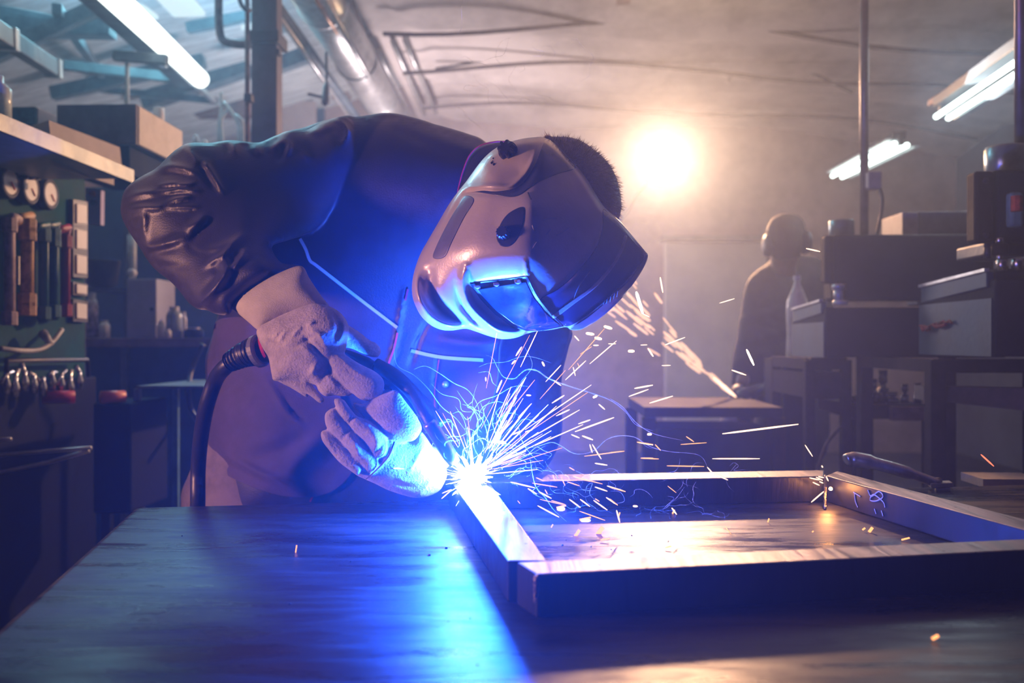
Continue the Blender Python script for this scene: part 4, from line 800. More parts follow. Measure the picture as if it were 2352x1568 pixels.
bm_obj('hair_strands', hb, m_hair, hair)
# helmet -----------------------------------------------------------------
m_hel = mk('silver helmet paint', (.62, .54, .52), .33, .15, var=.10, scale=7, bump=.05, bscale=240, coat=.2)
m_helb = mk('dark decal gloss', (.045, .05, .11), .22, .1, var=.15, coat=.4, bump=.02); m_hels = mk('decal stripe grey', (.42, .40, .46), .35)
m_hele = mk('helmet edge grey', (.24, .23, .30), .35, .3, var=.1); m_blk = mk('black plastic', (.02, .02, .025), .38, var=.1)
hel_poly = q5([(1010, 102), (960, 100), (860, 113), (760, 140), (700, 170), (640, 215), (580, 280), (500, 390), (440, 465), (380, 550), (310, 670), (240, 790), (190, 880), (152, 985), (135, 1075), (137, 1160), (162, 1235), (200, 1300), (260, 1355), (330, 1385), (400, 1390), (490, 1378), (560, 1397), (640, 1425), (730, 1447), (820, 1440), (900, 1412),
               (960, 1396), (1060, 1386), (1160, 1367), (1190, 1384), (1240, 1387), (1290, 1370), (1400, 1300), (1520, 1190), (1610, 1080), (1680, 970), (1708, 893), (1690, 862), (1620, 778), (1520, 660), (1420, 570), (1360, 480), (1300, 380), (1230, 290), (1150, 205), (1080, 138)])
Hc = lambda pts, w, a: (q5(pts), w, a)
hel_f = [Hc([(150, 960), (158, 1080), (185, 1190), (250, 1290), (350, 1350), (480, 1372)], 10, .020), Hc([(250, 1000), (270, 1130), (330, 1240), (430, 1320), (520, 1360)], 11, -.016),
         Hc([(492, 960), (470, 1080), (505, 1200), (590, 1300), (710, 1385), (870, 1412)], 9, .020), Hc([(440, 1080), (470, 1220), (560, 1330), (650, 1390)], 8, -.012),
         Hc([(190, 900), (300, 700), (400, 530), (480, 450), (600, 428), (700, 430), (790, 428), (860, 375), (930, 275), (985, 120)], 5, .008), Hc([(230, 920), (330, 740), (430, 560), (500, 475), (640, 470), (800, 455), (880, 400), (960, 290), (1010, 140)], 6, -.006),
         Hc([(890, 930), (905, 1010), (925, 1075), (990, 1190), (1090, 1300), (1165, 1365)], 4, .007), Hc([(540, 1080), (720, 1060), (920, 1042)], 5, -.006), Hc([(1400, 600), (1395, 700), (1350, 850), (1230, 1000), (1100, 1120), (990, 1180)], 5, .003),
         Hc([(1690, 885), (1600, 1025), (1450, 1175), (1300, 1300), (1185, 1375)], 5, .005)]
hel_ctl = [(780, 200, .074), (640, 330, .078), (850, 330, .098), (900, 200, .088), (960, 160, .078), (860, 150, .066), (740, 190, .058), (760, 400, .104), (600, 420, .086), (640, 250, .05), (980, 300, .104), (1080, 200, .058), (1060, 280, .085), (1200, 330, .05), (560, 520, .095), (700, 560, .122), (560, 700, .116), (700, 700, .130), (860, 700, .146), (930, 460, .128), (930, 560, .146), (930, 880, .145), (1080, 650, .122), (1200, 800, .10), (1350, 600, .066), (1380, 850, .066), (1500, 780, .038), (1550, 1000, .03), (1300, 1100, .06),
           (1680, 880, .0), (1150, 1000, .095), (440, 640, .08), (330, 800, .07), (400, 950, .09), (250, 1000, .055), (200, 1180, .05), (330, 1330, .03), (700, 900, .134), (560, 930, .118), (880, 1010, .125), (560, 1050, .098), (620, 1150, .075), (720, 1270, .055), (800, 1130, .088), (950, 1200, .082), (1030, 1330, .045), (850, 1360, .035), (700, 1400, .03), (1180, 1350, .03), (500, 1300, .045), (1000, 120, .045), (560, 350, .04), (300, 720, .04), (1350, 1280, .02)]
hdep = rbf(q5(hel_ctl)); HEL_D = 1.455; hel_bd = outline(hel_poly, 4)
def hel_df(q, sub=0):
    q = np.asarray(q, float); dd, _ = segdist(q, hel_bd); t = np.clip(dd/16, 0, 1); base = np.maximum(hdep(q), .006)
    return HEL_D-base*(1-(1-t)**2)**.5-folds(q, hel_f)*np.clip(dd/8, 0, 1)
hm = NB(); v, f, dd = triangulate(hel_bd, 4.5, (.6, 2, 4.5)); dz = hel_df(v); mid = HEL_D; fr = []; bk = []; edge = dd < .15
for i in range(len(v)):
    a = hm.verts.new(P(v[i, 0], v[i, 1], HEL_D if edge[i] else dz[i])); fr.append(a)
    bk.append(a if edge[i] else hm.verts.new(P(v[i, 0], v[i, 1], HEL_D+(HEL_D-dz[i])*.9)))
for t3 in f:
    hm.faces.new([fr[i] for i in t3])
    if any(bk[i] is not fr[i] for i in t3):
        try: hm.faces.new([bk[i] for i in t3][::-1])
        except ValueError: pass
helmet = bm_obj('welding_helmet', hm, m_hel, welder, smooth=True); tag(helmet, 'silver welding helmet with blue dark lens and decal bands')
def dec(name, pts, mat, off=.0008, step=5, th=.001, smooth=True): return patch(q5(pts), hel_df, off, step, mat, name, helmet, th, smooth)
dec('side_band', [(500, 478), (560, 468), (640, 478), (720, 492), (800, 500), (860, 482), (930, 430), (1000, 390), (1110, 345), (1228, 302), (1150, 210), (1085, 143), (1030, 112), (1000, 170), (960, 275), (890, 385), (820, 440), (700, 462), (600, 458)], m_helb)
dec('forehead_decal', [(1408, 585), (1408, 680), (1385, 780), (1340, 870), (1230, 1005), (1110, 1110), (992, 1180), (1040, 1250), (1100, 1310), (1172, 1362), (1300, 1290), (1450, 1165), (1600, 1015), (1682, 893), (1610, 790), (1510, 670), (1450, 610)], m_helb)
dec('decal_stripe', [(1552, 758), (1520, 850), (1470, 940), (1400, 1025), (1320, 1105), (1200, 1190), (1075, 1285), (1092, 1305), (1220, 1210), (1340, 1120), (1420, 1040), (1490, 950), (1542, 860), (1570, 775)], m_hels, .0022)
dec('brow_rim', [(1690, 895), (1605, 1025), (1455, 1175), (1305, 1300), (1190, 1375), (1240, 1383), (1290, 1366), (1400, 1296), (1520, 1186), (1608, 1078), (1676, 970), (1702, 900)], m_hele, .0008)
dec('jaw_vent_band', [(490, 492), (548, 522), (480, 640), (400, 800), (350, 900), (275, 905), (300, 820), (380, 660), (440, 560)], m_hele)  # darker band of the vent slot along the jaw
dec('window_frame', [(520, 1078), (600, 1062), (760, 1045), (903, 1026), (930, 1075), (975, 1165), (1060, 1275), (1150, 1362), (1000, 1392), (900, 1394), (800, 1365), (680, 1275), (590, 1180)], m_blk, .0015, smooth=False)
m_lens = mk('auto dark lens', (.02, .06, .14), .10, .2, var=.5, scale=16, coat=.8, bump=.06, bscale=40)
dec('lens', [(575, 1115), (690, 1095), (800, 1078), (895, 1065), (945, 1165), (1030, 1275), (1125, 1358), (1000, 1385), (905, 1385), (810, 1345), (700, 1262), (620, 1180)], m_lens, .0035, smooth=False)
for a in ([(545, 1090), (590, 1085), (592, 1108), (570, 1115), (550, 1108)], [(675, 1072), (715, 1068), (720, 1088), (702, 1098), (680, 1092)], [(815, 1052), (858, 1047), (866, 1070), (845, 1082), (820, 1075)]): dec('lens_clip', a, m_hele, .005, smooth=False)
dec('teardrop_recess', [(876, 566), (880, 640), (868, 700), (840, 765), (805, 812), (765, 832), (722, 822), (702, 790), (700, 745), (735, 660), (790, 600)], m_blk, .001)
for pts in ([(908, 470), (920, 500), (930, 515)], [(938, 688), (945, 715), (955, 728)], [(1100, 752), (1140, 735), (1180, 705)], [(1030, 750), (1060, 715)], [(1100, 640), (1050, 640), (1010, 655)], [(1210, 1185), (1250, 1090), (1320, 995)], [(1410, 1215), (1420, 1190)], [(1430, 1210), (1440, 1170)], [(1455, 1200), (1462, 1150)], [(1478, 1180), (1486, 1135)], [(1500, 1165), (1506, 1125)], [(940, 840), (965, 800)]):
    bl = pts[0][0] in (908, 938); bm = NB(); pl = np.array(spline(q5(pts), 4)); dd_ = hel_df(pl); tube(bm, [P(*pl[i], dd_[i]-.001) for i in range(len(pl))], .0006 if not bl else .001, 5); bm_obj('scratch', bm, m_blk if bl else m_hels, helmet)
for x, y, r in ((676, 245, 5), (672, 262, 3), (668, 275, 9), (682, 285, 9)):
    q = np.array(q5([(x, y)])); d = float(hel_df(q)[0]); bm = NB(); lathe(bm, P(*q[0], d+.002), (0, -1, 0), [(0, r/2.903/F*1.4), (.0035, r/2.903/F*1.4)], 12); bm_obj('vent_hole', bm, m_blk, helmet)
def knob(x, y, r, ht, lobes, deep, ax=(-.25, -1, .1)):
    q = np.array(q5([(x, y)])); d = float(hel_df(q)[0]); c = P(*q[0], d); r = r/2.903/F*d; A = Vector(ax).normalized(); s = A.cross(Vector((0, 0, 1))).normalized(); u = s.cross(A).normalized(); bm = NB(); N_ = lobes*8; rings = []
    for a, k in ((-.004, 1.05), (ht*.25, 1.05), (ht*.3, 1.0), (ht*.85, .92), (ht, .8)):
        rings.append([bm.verts.new(c+A*a+(s*math.cos(2*PI*i/N_)+u*math.sin(2*PI*i/N_))*r*k*(1 if a < ht*.28 else 1-deep*(.5-.5*math.cos(lobes*2*PI*i/N_))**1.5)) for i in range(N_)])
    for a, b in zip(rings, rings[1:]):
        for i in range(N_): bm.faces.new((a[i], a[(i+1) % N_], b[(i+1) % N_], b[i]))
    bm.faces.new(rings[-1]); bm.faces.new(rings[0][::-1]); return bm_obj('knob', bm, m_blk, helmet, smooth=False)
knob(778, 198, 62, .024, 7, .42); knob(748, 745, 46, .016, 12, .12)
# gloves -----------------------------------------------------------------
g1 = thing('work_glove', 'x', 'x'); bpy.data.objects.remove(g1)
def glove(name, lab, pieces, vox, parent):
    bm = NB()
    for a in pieces: soft(bm, *a[:5], step=4, **(a[5] if len(a) > 5 else {}))
    o = bm_obj(name, bm, m_glv, parent, smooth=True); remesh(o, vox, 2); tag(o, lab); return o
W6 = lambda pts, w, a: (q6(pts), w, a)
R = [ # his right glove: palm and back, then fingers
    (q6([(352, 500), (440, 440), (560, 385), (680, 345), (770, 360), (840, 400), (885, 470), (880, 560), (860, 640), (800, 700), (760, 760), (740, 830), (640, 800), (540, 790), (455, 795), (440, 760), (420, 660), (385, 600)]), [(620, 800, 1.50), (740, 760, 1.48), (700, 870, 1.49)], .050, 80,
     [W6([(400, 600), (420, 540), (470, 520)], 4, .004), W6([(440, 560), (480, 510), (520, 490)], 3, .005), W6([(480, 580), (510, 520), (560, 490)], 3, .005), W6([(560, 550), (580, 510), (620, 480)], 4, .006), W6([(400, 560), (560, 600), (700, 520)], 5, -.005), W6([(640, 470), (690, 450)], 5, .007), W6([(660, 500), (720, 530), (760, 600)], 6, .007),
      W6([(620, 520), (700, 620), (760, 680)], 5, -.006), W6([(500, 600), (600, 590), (680, 640)], 9, .006), W6([(660, 760), (680, 740), (700, 700)], 6, .008), W6([(860, 440), (860, 520), (820, 580)], 5, .006), W6([(790, 400), (830, 480), (800, 560)], 6, -.006), W6([(440, 640), (560, 560)], 2, .003)]),
    (q6([(740, 560), (800, 590), (880, 650), (960, 700), (1040, 740), (1090, 790), (1090, 850), (1060, 900), (1010, 915), (950, 900), (890, 850), (820, 790), (760, 720), (720, 640)]), [(770, 820, 1.47), (850, 890, 1.475)], .024, 28, [W6([(800, 620), (870, 690), (960, 760), (1060, 790)], 4, .004), W6([(790, 710), (850, 800), (930, 870)], 4, .004)]),
    (q6([(560, 700), (660, 660), (760, 690), (840, 760), (900, 830), (912, 870), (870, 885), (800, 880), (750, 885), (710, 850), (690, 800), (620, 800)]), [(750, 860, 1.485), (790, 900, 1.485)], .023, 26, [W6([(690, 790), (720, 850), (760, 880)], 4, .005), W6([(760, 760), (820, 830)], 7, .004)]),
    (q6([(470, 760), (560, 750), (640, 790), (700, 850), (745, 905), (720, 925), (660, 880), (600, 850), (530, 820), (480, 800)]), [(690, 890, 1.50)], .013, 13, []),
    (q6([(500, 780), (560, 790), (600, 830), (650, 875), (640, 890), (590, 860), (540, 830), (500, 810)]), [(670, 890, 1.515)], .011, 11, []),
    (q6([(780, 450), (830, 440), (900, 480), (960, 520), (1010, 560), (1045, 575), (1072, 605), (1074, 635), (1055, 658), (1015, 655), (970, 640), (910, 610), (850, 600), (780, 580)]), [(800, 760, 1.505), (860, 800, 1.515)], .019, 21, [W6([(900, 500), (980, 560), (1030, 600)], 8, .004)])]
gl = glove('work_glove', 'mauve lit suede glove gripping the torch handle', R, .0024, welder)
cf = NB(); cuff_poly = q6([(192, 352), (280, 275), (400, 205), (500, 160), (580, 130), (625, 135), (660, 200), (720, 290), (775, 365), (740, 385), (620, 400), (520, 430), (430, 470), (372, 505), (300, 450), (230, 390)])
soft(cf, cuff_poly, [(640, 700, 1.53), (560, 690, 1.55), (720, 680, 1.51)], .055, 85, (), 6); cuff = bm_obj('gauntlet_cuff', cf, m_cuff, gl, smooth=True); tag(cuff, 'plain canvas gauntlet cuff')
cfd = soft_front(cuff_poly, .055, 85, rbf([(640, 700, 1.53), (560, 690, 1.55), (720, 680, 1.51)]))
ribbon(q6([(374, 498), (440, 455), (520, 418), (590, 392), (640, 385)]), 5, cfd, .002, mk('stitching', (.25, .18, .16), .8), 'stitching', gl)
q8 = lambda p: cv(p, 700, 850, 4.276); W8 = lambda pts, w, a: (q8(pts), w, a)
Lg = [
    (q8([(620, 700), (760, 640), (900, 660), (1060, 690), (1130, 600), (1180, 640), (1260, 760), (1340, 890), (1400, 1000), (1370, 1110), (1300, 1200), (1110, 1257), (850, 1190), (700, 1120), (600, 1075), (480, 1010), (480, 920), (560, 800)]), [(900, 1080, 1.50), (1020, 1110, 1.53), (840, 1040, 1.48)], .040, 85,
     [W8([(600, 1070), (700, 980), (800, 870), (860, 770), (880, 690)], 3, .004), W8([(1010, 1030), (1080, 900), (1160, 760)], 3, .003), W8([(900, 1060), (1000, 1090), (1120, 1080)], 4, .003), W8([(880, 1110), (1000, 1140), (1100, 1150)], 4, -.003), W8([(1080, 1240), (1180, 1160), (1260, 1040)], 4, .004)]),
    (q8([(158, 612), (198, 585), (250, 605), (330, 690), (420, 790), (520, 900), (560, 970), (520, 1030), (430, 975), (330, 895), (230, 775), (170, 690)]), [(760, 1010, 1.458)], .015, 13, [W8([(190, 640), (250, 740), (320, 850)], 3, .004)]),
    (q8([(195, 450), (225, 398), (285, 370), (330, 420), (400, 500), (450, 570), (540, 650), (640, 780), (730, 870), (720, 970), (640, 1030), (540, 970), (460, 850), (350, 705), (220, 570)]), [(780, 970, 1.452), (840, 1060, 1.465)], .019, 19, [W8([(360, 695), (420, 600), (440, 560)], 3, -.005), W8([(390, 640), (480, 700), (540, 860)], 7, .005)]),
    (q8([(285, 290), (375, 285), (430, 350), (510, 445), (620, 490), (720, 560), (790, 650), (805, 770), (770, 850), (690, 860), (600, 750), (510, 640), (430, 550), (340, 430)]), [(800, 950, 1.448), (870, 1030, 1.462)], .020, 21, [W8([(430, 530), (470, 480), (510, 460)], 3, -.006), W8([(600, 600), (680, 640), (720, 740)], 8, .005), W8([(690, 830), (740, 760), (790, 700)], 4, -.005)]),
    (q8([(470, 320), (560, 330), (640, 300), (720, 250), (800, 220), (900, 200), (1000, 320), (1090, 440), (1150, 560), (1120, 640), (1060, 695), (940, 705), (820, 690), (740, 620), (640, 500), (540, 420)]), [(880, 960, 1.468), (940, 1000, 1.475)], .030, 40, [W8([(650, 430), (760, 560), (880, 650), (980, 670)], 3, .003), W8([(560, 400), (700, 520), (800, 660)], 5, -.003)]),
    (q8([(640, 240), (760, 200), (860, 180), (900, 260), (960, 360), (1040, 440), (1110, 430), (1100, 520), (1000, 520), (880, 440), (780, 360), (700, 320)]), [(900, 930, 1.515)], .030, 34, [])]
glL = glove('work_glove', 'pale suede glove supporting the torch neck beside the arc', Lg, .0024, welder)
ribbon(q8([(600, 1070), (660, 1020), (760, 920), (830, 830), (880, 700)]), 3.5, lambda q: np.full(len(q), 1.452), 0, mk('stitching', (.25, .18, .16), .8), 'stitching', glL)
# torch -------------------------------------------------------------------
t = thing('welding_torch', 'black welding torch held in both gloves above the frame', 'welding torch', P(1035, 1050, 1.5))
bm = NB(); tube(bm, spline([P(530, 829, 1.55), P(555, 815, 1.54), P(610, 805, 1.53), P(700, 810, 1.53), P(780, 825, 1.53), P(850, 850, 1.53), P(920, 890, 1.52), P(975, 940, 1.51), P(1008, 980, 1.50)], 6), [.014]*6+[.022]*12+[.020]*12+[.018]*13+[.016]*6, 16); bm_obj('handle', bm, m_blk, t, smooth=True)
pts = spline([P(527, 832, 1.55), P(560, 815, 1.54), P(590, 805, 1.535)], 14); bm = NB(); tube(bm, pts, [.0155+.011*i/len(pts)+(.0025 if i % 3 == 0 else 0) for i in range(len(pts))], 18); bm_obj('strain_relief', bm, m_blk, t, smooth=False)
bm = NB(); c = P(594, 806, 1.53); ax = (P(610, 801, 1.53)-P(575, 812, 1.54)).normalized(); lathe(bm, c-ax*.006, ax, [(0, .026), (.002, .0295), (.010, .0295), (.012, .026)], 26); bm_obj('collar_ring', bm, mk('ring grey', (.18, .18, .22), .35), t, smooth=False)
bm = NB(); tube(bm, [P(606, 801, 1.53), P(612, 799, 1.53)], .025, 20); bm_obj('red_ring', bm, m_redt, t)
m_cop = mk('nozzle copper dark', (.34, .20, .22), .3, .9)
bm = NB(); tube(bm, spline([P(862, 838, 1.515), P(905, 862, 1.505), P(950, 905, 1.475), P(978, 950, 1.44), P(996, 985, 1.43)], 6), .013, 14); bm_obj('neck', bm, m_blk, t, smooth=True)
bm = NB(); A, B = P(984, 968, 1.425), P(1044, 1062, 1.452); lathe(bm, A, (B-A), [(0, .010), (.004, .0125), ((B-A).length*.8, .0125), ((B-A).length, .010)], 20); bm_obj('nozzle', bm, m_cop, t, smooth=True)
bm = NB(); tube(bm, [B, B.lerp(ARC, .85)], .0012, 6); bm_obj('wire', bm, m_cop, t)
bm = NB(); tube(bm, spline([P(535, 829, 1.55), P(515, 845, 1.56), P(495, 872, 1.60), P(475, 930, 1.62), P(462, 1000, 1.66), P(455, 1080, 1.69), P(453, 1200, 1.70), P(440, 1500, 1.9), P(400, 1800, 2.0)], 8), .0145, 16)
tag(bm_obj('torch_cable', bm, m_blk, smooth=True), 'thick black torch cable hanging down past table corner', 'cable')
# ------------------------------------------------------------------ second worker
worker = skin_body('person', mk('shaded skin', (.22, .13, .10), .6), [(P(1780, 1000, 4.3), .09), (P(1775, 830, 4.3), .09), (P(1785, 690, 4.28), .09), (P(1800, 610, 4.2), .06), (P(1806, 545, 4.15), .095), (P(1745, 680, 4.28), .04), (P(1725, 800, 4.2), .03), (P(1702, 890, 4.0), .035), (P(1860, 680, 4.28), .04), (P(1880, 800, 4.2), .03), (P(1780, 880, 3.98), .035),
      ((1.15, 4.35, .8), .10), ((1.15, 4.35, .45), .07), ((1.15, 4.35, .08), .05), ((1.13, 4.22, .04), .045), ((1.45, 4.35, .8), .10), ((1.45, 4.35, .45), .07), ((1.45, 4.35, .08), .05), ((1.43, 4.22, .04), .045)],
      [(0, 1), (1, 2), (2, 3), (3, 4), (2, 5), (5, 6), (6, 7), (2, 8), (8, 9), (9, 10), (0, 11), (11, 12), (12, 13), (13, 14), (0, 15), (15, 16), (16, 17), (17, 18)])
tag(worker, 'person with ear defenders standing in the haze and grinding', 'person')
qr = lambda p: cv(p, 1600, 450, 3.128)
bm = NB(); soft(bm, qr([(508, 310), (502, 240), (538, 165), (600, 130), (670, 125), (740, 150), (775, 200), (788, 280), (780, 340), (755, 400), (730, 440), (620, 470), (545, 440), (520, 390)]), [(1806, 540, 4.15)], .13, 45, (), 5)
hd2 = bm_obj('cap', bm, mk('dark knit cap', (.07, .045, .035), .8), worker, smooth=True)
for x, y in ((1762, 563), (1853, 556)):
    bm = NB(); lathe(bm, P(x, y, 4.12), (1 if x > 1800 else -1, 0, 0), [(-.03, .05), (-.01, .058), (.01, .052), (.02, .03)], 18); bm_obj('ear_defender', bm, m_dark, worker, smooth=True)
bm = NB(); soft(bm, qr([(560, 440), (500, 490), (420, 545), (365, 610), (338, 690), (322, 800), (300, 920), (288, 1020), (262, 1140), (250, 1260), (250, 1380), (300, 1420), (400, 1410), (420, 1560), (420, 1900), (900, 1900), (960, 1400), (990, 900), (960, 560), (880, 450), (740, 420), (650, 450)]), [(1780, 700, 4.28), (1720, 880, 4.15), (1850, 900, 4.3)], .19, 80, (), 8, rough=.004, rscale=60)
tag(bm_obj('work_coat', bm, mk('grey brown coat', (.02, .016, .02), .8), worker, smooth=True), 'dark work coat')
for s in (0, 1):
    n = [((1.15+.3*s, 4.35, .85), .12), ((1.15+.3*s, 4.35, .45), .09), ((1.15+.3*s, 4.35, .12), .075)]; skin_body('trouser_leg', m_trous, n, [(0, 1), (1, 2)], worker)
gh = [(P(1700, 885, 4.0), .045), (P(1694, 905, 3.96), .04)]; nodes = list(gh); edges = [(0, 1)]
for k in range(4):
    b0 = P(1680+k*6, 908, 3.93); nodes += [(b0, .012), (P(1678+k*6, 922-2*k, 3.91), .011)]; edges += [(1, 2+2*k), (2+2*k, 3+2*k)]
nodes += [(P(1712, 905, 3.93), .012), (P(1708, 918, 3.91), .012)]; edges += [(1, 10), (10, 11)]
skin_body('work_glove', m_dark, nodes, edges, worker, 1)
t = thing('angle_grinder', 'angle grinder throwing sparks in second worker hands', 'grinder', P(1705, 915, 3.9))
bm = NB(); tube(bm, [P(1700, 912, 3.9), P(1745, 895, 3.95), P(1790, 890, 4.0)], [.034, .032, .028], 14); bm_obj('motor_body', bm, m_dark, t, smooth=True)
bm = NB(); lathe(bm, P(1694, 914, 3.88), (.3, -.2, -1), [(0, .02), (.012, .02), (.014, .06), (.018, .06), (.019, .02)], 24); bm_obj('grinding_disc', bm, m_rust, t, smooth=True)
bm = NB(); tube(bm, [P(1700, 930, 3.9), P(1705, 958, 3.9)], .012, 8); bm_obj('side_handle', bm, mk('handle orange', (.6, .2, .12), .5), t)

# ------------------------------------------------------------------ arc, smoke and sparks
t = thing('welding_arc', 'blinding white blue welding arc at the frame corner', 'welding arc', ARC)
bm = NB(); bmesh.ops.create_icosphere(bm, subdivisions=4, radius=.013, matrix=Matrix.Translation(ARC+Vector((0, 0, .004))))
for v in bm.verts:
    d = (v.co-ARC).normalized(); v.co += d*.04*(abs(math.sin(d.x*9+2))*abs(math.sin(d.z*11+d.x*5)))**3  # white glare around the arc is shaped into the core as spikes
bm_obj('arc_core', bm, glow('arc white', (.72, .90, 1.0), 40), t, smooth=True)
m_sm = bpy.data.materials.new('smoke wisp'); m_sm.use_nodes = True; nt = m_sm.node_tree; nt.nodes.clear()
o_ = nt.nodes.new('ShaderNodeOutputMaterial'); mix = nt.nodes.new('ShaderNodeMixShader'); tr_ = nt.nodes.new('ShaderNodeBsdfTransparent'); tl = nt.nodes.new('ShaderNodeBsdfTranslucent'); df_ = nt.nodes.new('ShaderNodeBsdfDiffuse'); m2 = nt.nodes.new('ShaderNodeMixShader')
tl.inputs[0].default_value = (.95, .97, 1, 1); df_.inputs[0].default_value = (.95, .97, 1, 1); nt.links.new(tl.outputs[0], m2.inputs[1]); nt.links.new(df_.outputs[0], m2.inputs[2]); mix.inputs[0].default_value = .38
lw = nt.nodes.new('ShaderNodeLayerWeight'); lw.inputs[0].default_value = .5; mr = nt.nodes.new('ShaderNodeMapRange'); mr.inputs['To Min'].default_value = .36; mr.inputs['To Max'].default_value = .0; nt.links.new(lw.outputs['Facing'], mr.inputs[0]); nt.links.new(mr.outputs[0], mix.inputs[0])
nt.links.new(tr_.outputs[0], mix.inputs[1]); nt.links.new(m2.outputs[0], mix.inputs[2]); nt.links.new(mix.outputs[0], o_.inputs[0])
def wisp(bm, pts, r, d=1.47, k=7): 
    pl = spline([P(p[0], p[1], d+.02*math.sin(i*1.9+p[0])) for i, p in enumerate(pts)], k); n = len(pl); tube(bm, pl, [r*.62*math.sin(PI*(.06+.88*i/(n-1)))*(.6+.5*abs(math.sin(i*.9))) for i in range(n)], 6)
c7 = lambda p: cv(p, 850, 740, 3.409); c8 = lambda p: cv(p, 1400, 450, 1.96)
bm = NB()
for pts, r in (([(910, 258), (960, 280), (1000, 360), (1050, 430), (1130, 440), (1180, 400), (1230, 370), (1310, 380), (1400, 440), (1560, 500), (1720, 550), (1880, 610), (2000, 700), (2080, 800), (2216, 850)], .0022),
               ([(850, 350), (930, 320), (1060, 310), (1180, 270), (1290, 275), (1420, 320)], .001), ([(845, 395), (930, 390), (960, 470), (1010, 510)], .0014), ([(1040, 940), (1160, 970), (1290, 975), (1420, 940), (1500, 970), (1580, 1020), (1660, 1030), (1760, 1000), (1850, 920), (1960, 888), (2090, 905), (2160, 970), (2216, 990)], .0015),
               ([(1255, 1070), (1270, 1180), (1300, 1290), (1370, 1370), (1440, 1470), (1540, 1560)], .002), ([(1130, 830), (1200, 760), (1270, 770), (1340, 800)], .0012), ([(1340, 1270), (1270, 1330), (1380, 1390)], .001),
               ([(620, 800), (600, 760), (640, 780), (650, 880), (700, 930), (690, 980)], .002), ([(720, 640), (820, 680), (760, 760), (700, 700), (640, 720)], .0013), ([(480, 480), (560, 560), (690, 600), (720, 690), (800, 700)], .0011), ([(440, 1110), (410, 1090), (430, 1150), (550, 1190)], .0014),
               ([(1685, 1335), (1700, 1280), (1740, 1260), (1720, 1340), (1770, 1400)], .0012), ([(1880, 1320), (1960, 1330), (1990, 1400), (1900, 1420)], .001), ([(1160, 780), (1180, 900), (1240, 1010), (1370, 1140)], .001), ([(820, 560), (800, 620), (760, 660), (840, 690), (900, 720)], .0012)):
    wisp(bm, c7(pts), r)
for pts, r in (([(0, 1085), (40, 1078), (110, 1085), (190, 1130), (270, 1150), (380, 1160), (420, 1180), (440, 1220)], .0012), ([(0, 910), (60, 950), (120, 1020), (200, 1070), (330, 1100)], .0014), ([(540, 1215), (560, 1200), (580, 1215), (560, 1235), (610, 1230)], .0009), ([(240, 1410), (260, 1390), (290, 1360), (260, 1350)], .001)): wisp(bm, c8(pts), r)
rs = random.Random(11)
for k in range(62):
    a = rs.uniform(-.2, PI*1.02); L = rs.uniform(30, 250)*(1 if .7 < a < 2.3 else .6); x, y = 1085+rs.uniform(-20, 25), 1085; x += math.cos(a)*rs.uniform(20, 90); y -= math.sin(a)*rs.uniform(10, 120); pts = [(x, y)]
    for j in range(rs.randint(3, 6)):
        a += rs.uniform(-1.3, 1.3); x += math.cos(a)*L*.18; y -= (math.sin(a)+.35)*L*.16; pts.append((x, y))
    wisp(bm, pts, rs.uniform(.0006, .0020), 1.48+rs.uniform(-.05, .05))
tag(bm_obj('weld_smoke', bm, m_sm, smooth=True), 'thin curling wisps of white blue smoke rising from the arc', 'smoke', kind='stuff')
bm = NB(); rs = random.Random(3)
for k in range(16):
    x, y = rs.uniform(1040, 1340), rs.uniform(70, 300); pts = [(x, y)]; a = rs.uniform(0, 6.28)
    for j in range(4): a += rs.uniform(-1.2, 1.2); x += math.cos(a)*22; y += math.sin(a)*16-6; pts.append((x, y))
    wisp(bm, pts, rs.uniform(.0007, .0016), 1.9+rs.uniform(-.1, .3))
for k in range(0):
    x, y = rs.uniform(1280, 1420), rs.uniform(330, 480); pts = [(x, y)]; a = rs.uniform(0, 6.28)
    for j in range(4): a += rs.uniform(-1.2, 1.2); x += math.cos(a)*14; y += math.sin(a)*12-5; pts.append((x, y))
    wisp(bm, pts, rs.uniform(.0008, .002), 1.36)
for k in range(40):
    x, y = rs.uniform(1200, 1700), rs.uniform(1090, 1185); pts = [(x, y)]; a = rs.uniform(0, 6.28)
    for j in range(5): a += rs.uniform(-1.2, 1.2); x += math.cos(a)*16; y += math.sin(a)*12-3; pts.append((x, y))
    wisp(bm, pts, rs.uniform(.0006, .0014), 1.50)
tag(bm_obj('drifting_smoke', bm, m_sm, smooth=True), 'faint smoke threads drifting above the back and over the frame', 'smoke', kind='stuff')
